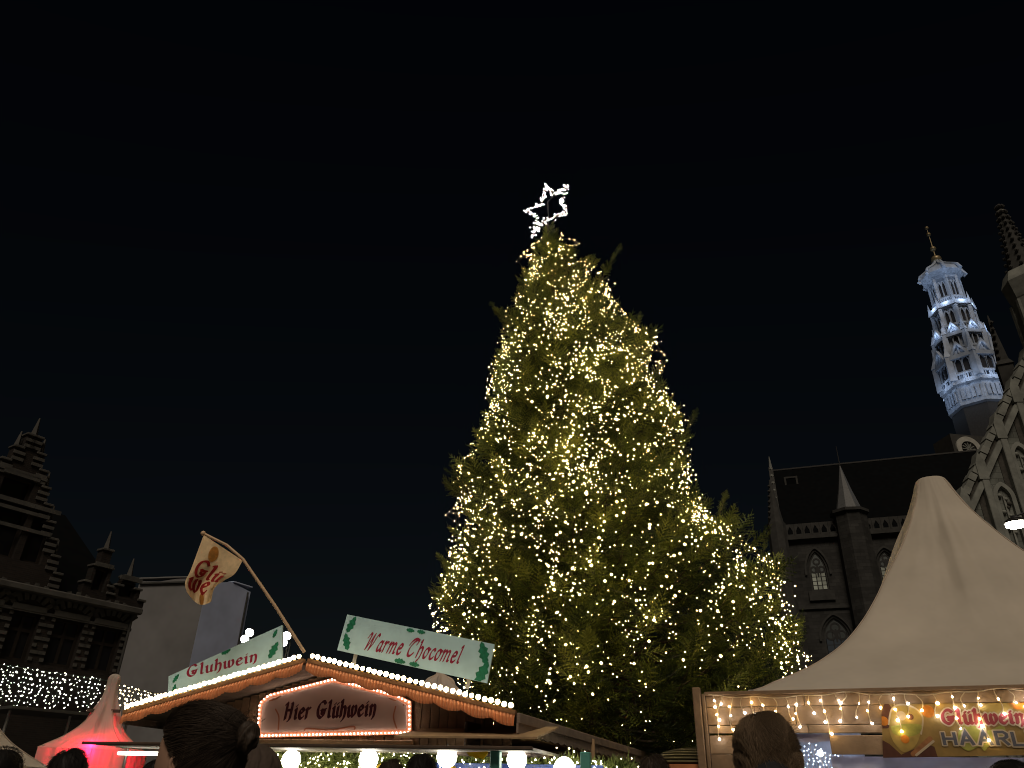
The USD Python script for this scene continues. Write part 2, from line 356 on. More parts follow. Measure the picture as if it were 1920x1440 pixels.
church_window(1556, 1606, 1158, 1262, 1196, 5, False)
wall = sbox(0, 0, uE, zc)
for A in wins: wall = wall.difference(A)
tp.add('wall', F6.prism(wall, -.9, 0), m_ashlar)
tp.add('backing', F6.box(.1, uE, .1, zc - .1, -1.3, -.92), m_lead)
tp.add('string_course', F6.box(0, uE, f6(1520, 1140)[1] - .15, f6(1520, 1140)[1] + .15, .01, .2), m_stone_dark)
tp.add('cornice', F6.box(-.2, uE, zc - .35, zc, .01, .5), m_stone_dark)
bal = []
u = .2
while u < uE - .9:                                                     # pierced parapet
    sq = sbox(u, zc + .02, u + .82, zc + 1.35).difference(Polygon([(u + .16, zc + .25), (u + .66, zc + .25), (u + .66, zc + .6), (u + .41, zc + 1.1), (u + .16, zc + .6)]))
    tp.add('parapet_panel', F6.prism(sq, .1, .32), m_stone_dark); u += .84
zr = f6(1600, 868, -9.0)[1]
quad = np.array([F6.pt(-.3, zc, -.6), F6.pt(uE, zc, -.6), F6.pt(uE, zr, -9), F6.pt(-.3, zr, -9)]); q2 = quad - [0, 0, .3]
rfp = tp.add('roof', trimesh.Trimesh(np.vstack([quad, q2]), [[0, 1, 2], [0, 2, 3], [4, 6, 5], [4, 7, 6], [0, 3, 7], [0, 7, 4]], process=False), m_slate)
tp.add('ridge', F6.box(-.3, uE, zr - .05, zr + .12, -9.1, -8.9), m_lead, parent=rfp)
hp = f6(1484, 908, -7.6); tp.add('roof_hatch', F6.box(hp[0] - .7, hp[0] + .7, hp[1] - .7, hp[1] + .7, -7.9, -7.0), m_slate, parent=rfp)
tp.add('hatch_frame', F6.prism(sbox(hp[0] - .75, hp[1] - .75, hp[0] + .75, hp[1] + .75).difference(sbox(hp[0] - .55, hp[1] - .55, hp[0] + .55, hp[1] + .55)), -6.99, -6.94), m_stone_dark, parent=rfp)
# left corner pier with crocketed gable edge
pr = F6.pt(-.7, 0, .4); zg = f6(1449, 856, -9)[1]
pier = tp.add('corner_pier', lathe(pr[0], pr[1], [(1.25, 0), (1.25, f6(1480, 1165)[1]), (1.0, f6(1480, 1160)[1]), (.95, zc + 1.5), (.8, zc + 1.55), (.08, zc + 6.5)], 8, .4), m_stone_dark)
for k in range(7):
    a, z = k * 2.2, zc + 2 + k * .62; rr = .8 * (1 - (z - zc - 1.5) / 5) + .1
    tp.add('crocket', balls([[pr[0] - rr * math.cos(.3), pr[1] - rr * .5, z]], .17, ICO[0]), m_stone_dark, parent=pier)
ge = [F6.pt(-.35, zc, -.5), F6.pt(-.35, zr + .3, -9)]
gp = tp.add('gable_coping', bar(ge[0], ge[1], .5, .45), m_stone_dark)
for k in range(9): tp.add('crocket', balls([ge[0] + (ge[1] - ge[0]) * (k + .5) / 9 + [0, 0, .4]], .24, ICO[0]), m_stone_pale, parent=gp)
tp.add('gable_wall', trimesh.Trimesh([F6.pt(-.2, 0, -.4), F6.pt(-.2, zc, -.4), F6.pt(-.2, zr, -9), F6.pt(-.2, 0, -17.5), F6.pt(-.2, zc, -17.5)], [[0, 1, 2], [0, 2, 4], [0, 4, 3]], process=False), m_ashlar)
tp.add('gable_finial', tube([ge[1], ge[1] + [0, 0, 1.6]], [.22, .04], 6), m_stone_pale)
# stair turret
tq_ = P(1592, 962, 75.5); trr = 31 / FPX * ((tq_ - EYE) @ FWD); zt_ = tq_[2]
tur = tp.add('stair_turret', lathe(tq_[0], tq_[1], [(trr * 1.22, 0), (trr * 1.16, zt_ * .55), (trr, zt_ * .56), (trr * .95, zt_ - .25), (trr * 1.12, zt_ - .2), (trr * 1.12, zt_ + .1)], 8, .2), m_ashlar)
zs_ = axis_z(tq_[0], tq_[1], 872)
tp.add('turret_spire', lathe(tq_[0], tq_[1], [(trr * .78, zt_ + .1), (trr * .40, zt_ + (zs_ - zt_) * .45), (.03, zs_)], 8, .2), plain('turret_lead', (.10, .105, .11), .6), parent=tur)
tp.add('turret_finial', tube([[tq_[0], tq_[1], zs_ - .2], [tq_[0], tq_[1], zs_ + 2.2]], [.06, .03], 5), m_lead, parent=tur)

# ------------------------------------------------------------------ west gable of the nave, close at the right
F7 = Frame(P(1850, 800, 46.0), (1, -.10))
def f7(px, py, d=0): return F7.uv(px, py, d)
wg = Thing('stone_church', 'pale stone raking church gable with blind tracery panels beside the street lamp', 'church', F7.pt(*f7(1900, 900)) * [1, 1, 0])
ra, rb = f7(1817, 938), f7(1943, 655); sl = (rb - ra) / np.linalg.norm(rb - ra); ra = ra - sl * 6; rb = rb + sl * 9
pn_ = np.array([-sl[1], sl[0]])
wg.add('wall', F7.prism(Polygon([(ra[0], 0), (rb[0], 0), rb, ra]), -1.0, 0), m_ashlar_pale)
# pilasters divide the wall into panels; each panel ends in its own gablet under the raking parapet
pil = [f7(1812, 950)[0], f7(1840, 880)[0], f7(1872, 800)[0], f7(1902, 735)[0], f7(1932, 690)[0], f7(1965, 640)[0]]
def rake(u): return ra[1] + (u - ra[0]) * sl[1] / sl[0]
pil = [pil[0] - (pil[1] - pil[0])] + pil
for a, b in zip(pil[:-1], pil[1:]):
    wg.add('pilaster', F7.box(b - .34, b + .10, 0, rake(b - .1) - .5, .004, .42, .04), m_stone_pale)
    wg.add('pilaster_groove', F7.box(b - .70, b - .345, 0, rake(b - .6) - .7, .004, .05), m_groove)
    bt = wg.add('pilaster_cap', F7.prism(Polygon([(b - .5, rake(b) - .7), (b + .12, rake(b) - .7), (b + .12, rake(b) + .5), (b - .2, rake(b) + 1.2), (b - .5, rake(b) + .4)]), -.3, .46), m_stone_pale)
    c, w = (a + b) / 2 - .15, (b - a) * .27; top = rake(c - w) - 1.5
    for dz, ww in ((0, 1.0), (-6.2, 1.0)):
        A = arch_poly(c, w * ww, max(top + dz - 5.4, 0), top + dz - w * 1.6)
        nic = wg.add('blind_arch', F7.prism(A.buffer(.16).difference(A.buffer(-.10)), .003, .26), m_stone_pale)
        wg.add('arch_shadow_panel', F7.prism(A.buffer(-.11), .002, .02), m_ashlar_pale, parent=nic)
        wg.add('mullion', F7.box(c - .06, c + .06, max(top + dz - 5.3, 0), top + dz - w * 1.4, .021, .15), m_stone_pale, parent=nic)
        for j in range(5):
            zz = top + dz - w * 1.3 - .55 * j
            wg.add('carved_boss', balls([F7.pt(c + (w * .45) * (1 if j % 2 else -1), zz, .10), F7.pt(c + .1, zz - .25, .12)], (.15, .12), ICO[1]), m_groove if j % 2 else m_stone_pale, parent=nic)
    wg.add('string_course', F7.box(a + .12, b - .72, top - 6.3, top - 6.0, .003, .2, .03), m_stone_pale)
L = np.linalg.norm(rb - ra); n = int(L / .55)
for i in range(n):                                                     # raking parapet, block by block
    s0, s1 = L * i / n + .03, L * (i + 1) / n - .03; a, b = ra + sl * s0, ra + sl * s1
    wg.add('parapet_block', F7.prism(Polygon([a + pn_ * .20, b + pn_ * .20, b + pn_ * (.60 + .06 * (i % 2)), a + pn_ * (.60 + .06 * (i % 2))]), -.5, .30 + .05 * (i % 3)), m_stone_pale)
wg.add('rake_groove', F7.prism(Polygon([ra - pn_ * .05, rb - pn_ * .05, rb + pn_ * .22, ra + pn_ * .22]), -.9, .12), m_groove)
wg.add('rake_moulding', F7.prism(Polygon([ra - pn_ * .42, rb - pn_ * .42, rb - pn_ * .06, ra - pn_ * .06]), .0, .34), m_stone_pale)
# big corner turret with crocketed spire
q0 = P(1922, 520, 44.5); tr2 = 38 / FPX * ((q0 - EYE) @ FWD); z2 = q0[2]
tt = wg.add('corner_turret', lathe(q0[0], q0[1], [(tr2 * .92, 0), (tr2 * .92, z2 - 2.1), (tr2 * .95, z2 - 2.0), (tr2 * 1.12, z2 - .6), (tr2 * .9, z2 + .3), (tr2 * .72, z2 + .4)], 8, .2), m_stone_pale)
z3 = axis_z(q0[0], q0[1], 384)
for k in range(8):
    a = .2 + k * math.pi / 4
    wg.add('turret_rib', bar([q0[0] + tr2 * .94 * math.cos(a), q0[1] + tr2 * .94 * math.sin(a), z2 - 14], [q0[0] + tr2 * .94 * math.cos(a), q0[1] + tr2 * .94 * math.sin(a), z2 - 2.2], .22), m_stone_pale, parent=tt)
sps = wg.add('turret_spire', lathe(q0[0], q0[1], [(tr2 * .62, z2 + .4), (tr2 * .08, z3)], 8, .2), m_stone_dark)
for k in range(8):
    a = .2 + k * math.pi / 4
    for j in range(11):
        s = (j + .5) / 11; r_ = tr2 * (.62 - .54 * s) + .08
        wg.add('crocket', balls([[q0[0] + r_ * math.cos(a), q0[1] + r_ * math.sin(a), z2 + .5 + (z3 - z2 - .5) * s]], .15, ICO[0]), m_stone_dark, parent=sps)
wg.add('spire_collar', prism_ring(q0[0], q0[1], z2 + (z3 - z2) * .86, z2 + (z3 - z2) * .90, tr2 * .22, tr2 * .22, 8), m_stone_pale, parent=sps)
# thin crocketed pinnacle between tower and gable
q1 = P(1884, 690, 52.0); zp = axis_z(q1[0], q1[1], 592)
pcl = wg.add('pinnacle', lathe(q1[0], q1[1], [(.75, q1[2] - 12), (.75, q1[2]), (.9, q1[2] + .1), (.55, q1[2] + .6), (.05, zp)], 4, .3), m_stone_dark)
for j in range(6): wg.add('crocket', balls([[q1[0] - .45 * (1 - j / 6), q1[1] - .3, q1[2] + .8 + (zp - q1[2] - 1) * j / 6]], .16, ICO[0]), m_stone_dark, parent=pcl)

# street lamp
lp = P(1906, 984, 27.0)
lamp = Thing('street_lamp', 'bright street lamp on a tall post at the right edge in front of the church', 'street lamp', (lp[0] + .9, lp[1], 0))
lamp.add('post', tube([[lp[0] + .9, lp[1], 0], [lp[0] + .9, lp[1], 1.2], [lp[0] + .9, lp[1], lp[2] + .45]], [.11, .075, .05], 10), m_black, smooth=True)
lamp.add('arm', tube([[lp[0] + .9, lp[1], lp[2] + .42], [lp[0] + .5, lp[1], lp[2] + .50], [lp[0], lp[1], lp[2] + .32]], .03, 8), m_black)
lamp.add('hood', lathe(lp[0], lp[1], [(.40, lp[2] + .06), (.36, lp[2] + .16), (.12, lp[2] + .30), (.05, lp[2] + .36)], 20), m_black, smooth=True)
lamp.add('lens', trimesh.Trimesh(balls([[0, 0, 0]], 1, ICO[3]).vertices * [.37, .37, .12] + lp, ICO[3].faces, process=False), glow('lamp_lens', (1.0, .93, .74), 150.0), smooth=True)

# ------------------------------------------------------------------ left: brick hall with stepped gables
H1 = P(0, 1087, 30.0); zh = H1[2]; H2 = at_z(255, 1141, zh)
F5 = Frame(H1, H2 - H1); yaw5 = math.atan2(F5.u[1], F5.u[0])
m_hbrick = brickwork('hall_brick', (.030, .022, .019), (.019, .015, .013), (.026, .025, .023), .24, .075, yaw=yaw5, ms=.010)
m_hstone = plain('hall_stone', (.060, .058, .053), .85, var=.4, scale=2.0, bump=.3)
m_hdark = plain('hall_window_glass', (.010, .010, .012), .4, spec=.08)
m_shutter = plain('window_wood', (.022, .018, .015), .7, spec=.1)
def f5(px, py, d=0): return F5.uv(px, py, d)
hall = Thing('gabled_hall', 'dark brick hall with stepped gables and pale stone bands at the left edge', 'building', F5.pt(3, 0, -3))
ue = f5(252, 1150)[0]; us_ = -9.0
hw = []
for (xl_, xr_, yt, yb) in ((12, 66, 1140, 1236), (90, 147, 1160, 1256), (166, 219, 1182, 1264)):
    a, b = f5(xl_, (yt + yb) / 2)[0], f5(xr_, (yt + yb) / 2)[0]; z1, z0 = f5((xl_ + xr_) / 2, yt)[1], f5((xl_ + xr_) / 2, yb)[1]; hw.append((a, b, z0, z1))
w0 = hw[0]; per = hw[1][0] - hw[0][0]; hw = [(w0[0] - per, w0[1] - per, w0[2], w0[3])] + hw
zt5 = np.mean([h[3] for h in hw]); zb5 = np.mean([h[2] for h in hw])
hwall = sbox(us_, 0, ue, zh - .3)
for a, b, z0, z1 in hw: hwall = hwall.difference(sbox(a, zb5, b, zt5))
hall.add('wall', F5.prism(hwall, -.5, 0), m_hbrick)
for a, b, z0, z1 in hw:
    wn = hall.add('window', F5.prism(sbox(a, zb5, b, zt5).difference(sbox(a + .12, zb5 + .12, b - .12, zt5 - .12)), -.32, -.2), m_shutter)
    hall.add('glass', F5.box(a + .1, b - .1, zb5 + .1, zt5 - .1, -.30, -.27), m_hdark, parent=wn)
    hall.add('mullion', F5.box((a + b) / 2 - .06, (a + b) / 2 + .06, zb5 + .1, zt5 - .1, -.268, -.2), m_shutter, parent=wn)
    hall.add('transom', F5.box(a + .1, b - .1, zb5 + (zt5 - zb5) * .6, zb5 + (zt5 - zb5) * .6 + .12, -.268, -.21), m_shutter, parent=wn)
    hall.add('lintel', F5.box(a - .15, b + .15, zt5 + .02, zt5 + .26, .01, .12, .02), m_hstone)
    c = (a + b) / 2
    for k in range(7):                                                # fan of voussoirs over the lintel
        an = math.radians(-48 + 16 * k); r0, r1 = .75, 1.45; d = np.array([math.sin(an), math.cos(an)]); pz = np.array([c, zt5 - .32])
        hall.add('voussoir', F5.prism(LineString([pz + d * r0 * 1.05, pz + d * r1]).buffer(.085, cap_style=2), .008, .07), m_hstone)
    for k in range(7):                                                # quoins beside the opening
        zz = zb5 + (zt5 - zb5) * (k + .3) / 7; hall.add('quoin', F5.box(b + .01, b + .16 + .14 * (k % 2), zz, zz + .13, .006, .045), m_hstone); hall.add('quoin', F5.box(a - .16 - .14 * (k % 2), a - .01, zz, zz + .13, .006, .045), m_hstone)
hall.add('cornice', F5.box(us_, ue + .15, zh - .3, zh - .02, -.3, .42, .05), m_hstone)
hall.add('frieze_band', F5.box(us_, ue, zh - 1.0, zh - .88, .004, .1), m_hstone)
# stepped gables, all on the same front
def stepped(uc, hw_, z0, z1, steps, d, wins=()):
    pts = []; 
    for i in range(steps):
        f0 = hw_ * (1 - i / steps); za = z0 + (z1 - z0) * i / steps; zb = z0 + (z1 - z0) * (i + 1) / steps; pts += [(f0, za), (f0, zb)]
    poly = Polygon([(uc + a, b) for a, b in pts] + [(uc - a, b) for a, b in pts[::-1]])
    for w in wins: poly = poly.difference(sbox(*w))
    gp = hall.add('gable', F5.prism(poly, d - .45, d), m_hbrick)
    for i in range(steps):
        f0 = hw_ * (1 - i / steps); zb = z0 + (z1 - z0) * (i + 1) / steps; za = z0 + (z1 - z0) * i / steps
        for sg in (-1, 1):
            x0, x1 = uc + sg * f0, uc + sg * (hw_ * (1 - (i + 1) / steps)); hall.add('step_cap', F5.box(min(x0, x1) - .06, max(x0, x1) + .06, zb + .004, zb + .11, d - .5, d + .08, .02), m_hstone, parent=gp)
            for q in ((.2, .6) if steps > 4 else ()):
                hall.add('step_quoin', F5.box(min(x0, x0 - sg * .42), max(x0, x0 - sg * .42) + .03, za + (zb - za) * q, za + (zb - za) * (q + .2), d + .004, d + .07), m_hstone, parent=gp)
            if i % 2 == 1 and steps > 4:
                c = F5.pt(x0 - sg * .12, 0, d - .2); hall.add('obelisk', prism_ring(c[0], c[1], zb + .13, zb + .80, .13, .03, 4, yaw5), m_hstone, parent=gp)
    c = F5.pt(uc, 0, d - .2); hall.add('gable_finial', prism_ring(c[0], c[1], z1 + .13, z1 + .95, .15, .03, 4, yaw5), m_hstone, parent=gp)
    for w in wins:
        x0, y0, x1, y1 = w; hall.add('window', F5.prism(sbox(*w).difference(sbox(x0 + .1, y0 + .1, x1 - .1, y1 - .1)), d - .3, d - .2), m_shutter, parent=gp); hall.add('glass', F5.box(x0 + .05, x1 - .05, y0 + .05, y1 - .05, d - .42, d - .36), m_hdark, parent=gp); hall.add('lintel', F5.box(x0 - .12, x1 + .12, y1 + .02, y1 + .2, d + .006, d + .1), m_hstone, parent=gp)
    return gp
ap = f5(80, 784); rt_ = f5(118, 1072)
hw1 = abs(rt_[0] - ap[0]); zg0 = zh
zlev = lambda y, x=60: f5(x, y)[1]
w1 = [(ap[0] - hw1 * .62, zh + .9, ap[0] - hw1 * .32, zh + 3.0), (ap[0] + hw1 * .05 - .6, zh + .9, ap[0] + hw1 * .05 + .6, zh + 3.0), (ap[0] + hw1 * .36, zh + .9, ap[0] + hw1 * .66, zh + 3.0), (ap[0] - .6, zh + (ap[1] - zh) * .45, ap[0] + .6, zh + (ap[1] - zh) * .60)]
G1 = stepped(ap[0], hw1, zh, ap[1] - .9, 9, -.05, w1)
for k in (.30, .40, .62): zz = zh + (ap[1] - zh) * k; h_ = hw1 * (1 - k) * .94; hall.add('stone_band', F5.box(ap[0] - h_, ap[0] + h_, zz, zz + .14, -.046, .05), m_hstone, parent=G1)
for (pxa, pya, pxb, pyb) in ((214, 990, 168, 1103), (263, 1044, 236, 1122)):
    a = f5(pxa - 14, pya); b = f5(pxb, pyb); c_ = (f5(168, 1103)[0] + f5(222, 1110)[0]) / 2 if pxa == 214 else f5(250, 1120)[0]
    h2 = abs(c_ - f5(168, 1103)[0]) if pxa == 214 else .9
    stepped(c_, h2, zh, a[1] - .8, 3, -.6, [(c_ - h2 * .45, zh + .5, c_ + h2 * .45, zh + .5 + (a[1] - zh) * .33)])
zr5 = zh + (ap[1] - zh) * .72
qd = np.array([F5.pt(us_, zh - .05, -.4), F5.pt(ue, zh - .05, -.4), F5.pt(ue - 1.5, zr5, -6), F5.pt(us_, zr5, -6)])
hall.add('roof', trimesh.Trimesh(np.vstack([qd, qd - [0, 0, .2]]), [[0, 1, 2], [0, 2, 3], [4, 6, 5], [4, 7, 6], [1, 5, 6], [1, 6, 2]], process=False), m_slate)
hall.add('side_wall', trimesh.Trimesh(np.array([F5.pt(ue - .01, 0, -.5), F5.pt(ue - .01, zh - .3, -.5), F5.pt(ue - .01, zh - .3, -12), F5.pt(ue - .01, 0, -12)]), [[0, 1, 2], [0, 2, 3]], process=False), m_hbrick)
hall.add('downpipe', tube([F5.pt(ue - .12, 0, .12), F5.pt(ue - .12, zh - .32, .12)], .06, 8), m_stone_dark)

# pale plastered corner house
K = P(390, 1086, 46.0); zk = K[2]; KL, KR = at_z(262, 1090, zk), at_z(470, 1110, zk)
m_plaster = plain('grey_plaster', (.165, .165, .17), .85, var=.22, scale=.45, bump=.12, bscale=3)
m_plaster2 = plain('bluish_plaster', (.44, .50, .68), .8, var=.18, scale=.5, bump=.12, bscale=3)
hs_ = Thing('plaster_house', 'blank pale plastered house between the brick hall and the stall', 'building', K * [1, 1, 0])
FL, FR = Frame(KL, K - KL), Frame(K, KR - K); wl, wr = np.linalg.norm(K - KL), np.linalg.norm(KR - K)
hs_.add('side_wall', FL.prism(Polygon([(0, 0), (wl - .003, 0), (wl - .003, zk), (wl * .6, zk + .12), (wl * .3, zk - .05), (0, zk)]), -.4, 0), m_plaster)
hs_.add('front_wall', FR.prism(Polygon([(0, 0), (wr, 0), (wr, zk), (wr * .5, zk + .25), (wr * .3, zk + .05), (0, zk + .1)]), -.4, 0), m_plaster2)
hs_.add('coping', FL.box(-.05, wl - .2, zk + .125, zk + .22, -.45, .06, .02), m_plaster)
hs_.add('coping', FR.box(wr * .55, wr + .05, zk + .255, zk + .34, -.45, .06, .02), m_plaster2)
q = np.array([KL + [0, 0, -.2], K + [0, 0, -.2], KR + [0, 0, -.2], KL + KR - K + [0, 0, -.2]])
hs_.add('downpipe', tube([FR.pt(wr - .3, 0, .1), FR.pt(wr - .3, zk - .1, .1)], .06, 8), m_stone_dark)
hs_.add('gutter', FL.box(.1, wl - .3, zk - .22, zk - .1, .004, .14, .02), m_stone_dark)
hs_.add('roof', trimesh.Trimesh(np.vstack([q, q - [0, 0, .2]]), [[0, 1, 2], [0, 2, 3], [4, 6, 5], [4, 7, 6]], process=False), m_slate)

# curtain of white bulbs strung along the hall's front
m_cur = glow('curtain_bulb', (1.0, .95, .82), 4.0); m_cur2 = glow('curtain_bulb_warm', (1.0, .80, .45), 6.0)
FC = Frame(P(0, 1245, 24.0), P(222, 1278, 27.0) - P(0, 1245, 24.0))
def curtain(fr, x0, x1, top, bot, step, mat, label, wob, rad):
    th = Thing('light_curtain', label, 'string lights', fr.pt(*fr.uv((x0 + x1) / 2, (top(x0) + bot(x0)) / 2)) , 'light curtains at the left')
    us = [fr.uv(x, top(x)) for x in np.linspace(x0, x1, 30)]
    th.add('cable', tube([fr.pt(*u) for u in us], .014, 4), m_cable)
    x = x0; g = np.random.default_rng(int(x0 + 500))
    while x < x1:
        a, b = fr.uv(x, top(x)), fr.uv(x, bot(x) - g.uniform(0, 26)); b[0] = a[0]
        n = max(3, int((a[1] - b[1]) / .115)); vs = np.linspace(a[1], b[1], n) + g.normal(0, .02, n)
        pts = np.array([fr.pt(a[0] + g.normal(0, wob), v, g.normal(0, .05)) for v in vs])
        st = th.add('strand', tube(np.array([pts[0], pts[-1]]), .008, 3), m_cable)
        th.add('bulbs', balls(pts, rad * g.uniform(.7, 1.25, n), OCT), mat, parent=st, kind='stuff'); x += step * g.uniform(.6, 1.4)
curtain(FC, -25, 222, lambda x: 1246 + .15 * x, lambda x: 1336 + .02 * x, 6.2, m_cur, 'dense curtain of white bulbs under the windows of the brick hall', .05, .025)
FC2 = Frame(P(225, 1285, 31.0), P(312, 1300, 33.0) - P(225, 1285, 31.0))
curtain(FC2, 226, 312, lambda x: 1284 + .25 * (x - 226), lambda x: 1340 + .0 * x, 5.0, m_cur2, 'warmer bulb curtain between the red tent peak and the mint Gluhwein sign', .06, .036)
m_marq = plain('market_awning', (.05, .05, .045), .7)
mk = Thing('awning', 'dark awning of a stall below the white bulb curtain', 'awning', FC.pt(3, 0, .5))
a0, a1 = FC.uv(-30, 1336), FC.uv(225, 1340)
mk.add('cover', bar(FC.pt(a0[0], a1[1] - .2, .6), FC.pt(a1[0], a1[1] - .2, .6), 2.2, .08), m_marq)
for uu in (a0[0] + .3, (a0[0] + a1[0]) / 2, a1[0] - .2): mk.add('pole', F5 and tube([FC.pt(uu, 0, .9), FC.pt(uu, a1[1] - .24, .9)], .04, 8), m_steel)
# ------------------------------------------------------------------ the fir
TY = 22.0
SIL = np.array([  # y, left, right of the crown outline in the photograph
    (432, 1016, 1040), (470, 990, 1075), (500, 974, 1105), (540, 966, 1138), (590, 946, 1155), (640, 932, 1195), (680, 916, 1232), (720, 908, 1236),
    (760, 908, 1246), (800, 906, 1276), (850, 896, 1296), (900, 866, 1300), (950, 858, 1326), (1000, 852, 1354), (1050, 838, 1394), (1100, 818, 1440),
    (1150, 812, 1474), (1200, 818, 1498), (1250, 836, 1512), (1300, 850, 1508), (1350, 866, 1500), (1420, 890, 1480), (1470, 930, 1440)], float)
zl = np.array([P((l + r) / 2, y, TY)[2] for y, l, r in SIL])
xl = np.array([P(l, y, TY)[0] for y, l, r in SIL]); xr = np.array([P(r, y, TY)[0] for y, l, r in SIL])
o_ = np.argsort(zl); zl, xl, xr = zl[o_], xl[o_], xr[o_]
ztop, zbot = zl[-1], zl[0]
xtop, xbase = P(1027, 445, TY)[0], P(1120, 1420, TY)[0]
def trunk_x(z): return xbase + (xtop - xbase) * np.clip((z - 1.0) / (ztop - 1.0), -.1, 1.1)
def crown_r(z, az):
    cx = trunk_x(z)
    rr, rl = np.interp(z, zl, xr) - cx, cx - np.interp(z, zl, xl)
    c = np.cos(az); w = (c + 1) / 2; w = w * w * (3 - 2 * w)
    return np.maximum(rl * (1 - w) + rr * w, .1)

m_needle = usdkit.material(stage, LK + 'fir_needles', {
    'geo': ('geometry', {}), 'oi': ('object_info', {}),
    'n': ('noise_texture', {'scale': 0.9, 'detail': 3.0}), 'mx': ('math', {'math_type': 'multiply_add', 'value2': 0.75}), 'ad': ('math', {'math_type': 'multiply_add', 'value2': 0.85, 'value3': -0.25}),
    'r': ('rgb_ramp', {'ramp': [(0.1, (0.022, 0.036, 0.009)), (0.5, (0.074, 0.108, 0.021)), (0.9, (0.185, 0.22, 0.04))]}),
    'p': ('principled_bsdf', {'roughness': 0.5, 'specular_ior_level': 0.35}), 't': ('translucent_bsdf', {}), 'm': ('mix_closure', {'fac': 0.28})},
    [('geo.position', 'n.vector'), ('oi.random', 'ad.value1'), ('ad.value', 'mx.value3'), ('n.fac', 'mx.value1'), ('mx.value', 'r.fac'), ('r.color', 'p.base_color'), ('r.color', 't.color'), ('p.BSDF', 'm.closure1'), ('t.BSDF', 'm.closure2')], surface='m.closure')
m_bark = plain('fir_bark', (0.07, 0.05, 0.035), 0.9, var=.4, scale=14, bump=.6, bscale=30)

fir = Thing('fir_tree', 'huge fir hung with fairy lights behind the market stalls', 'tree', (trunk_x(0), TY, 0))
zs = np.linspace(0, ztop + .3, 24)
fir.add('trunk', tube(np.c_[trunk_x(zs), np.full(24, TY), zs], np.interp(zs, [0, ztop], [.34, .03]), 12), m_bark, smooth=True)

def sprig(seed, L=0.74, n=13):
    """One flat spray: a stem with side twigs, each twig a narrow blade with needle teeth."""
    g = np.random.default_rng(seed); v, f = [], []
    def blade(a, d, up, ln, w):
        side = np.cross(d, up); side /= np.linalg.norm(side); b = len(v); k = 4
        v.append(a)
        for i in range(1, k + 1):
            s = i / k; c = a + d * ln * s - np.array([0, 0, .10 * ln * s * s])
            ww = w * (1 - .55 * s)
            v.append(c + side * ww + up * .35 * ww - d * ww * .3); v.append(c - side * ww + up * .35 * ww - d * ww * .3); v.append(c)
        v.append(a + d * ln * 1.16)
        for i in range(k):
            c0 = b if i == 0 else b + 3 * i; l, r, c = b + 3 * i + 1, b + 3 * i + 2, b + 3 * i + 3
            f.append([c0, l, c]); f.append([c0, c, r])
        f.append([b + 3 * k, b + 3 * k - 2, b + 3 * k + 1]); f.append([b + 3 * k, b + 3 * k + 1, b + 3 * k - 1])
    up = np.array([0, 0, 1.0])
    blade(np.zeros(3), np.array([1.0, 0, 0]), up, L, .022)
    for i in range(n):
        s = .08 + .86 * (i + .5) / n; sg = 1 if i % 2 else -1
        an = math.radians(g.uniform(36, 62)); d = np.array([math.cos(an), sg * math.sin(an), g.uniform(-.28, .22)]); d /= np.linalg.norm(d)
        a = np.array([L * s, 0, -.10 * L * s * s])
        blade(a, d, up, L * (.42 * (1 - s) ** .9 + .08) * g.uniform(.8, 1.25), .036 * g.uniform(.8, 1.2))
    return trimesh.Trimesh(np.array(v), np.array(f), process=False)

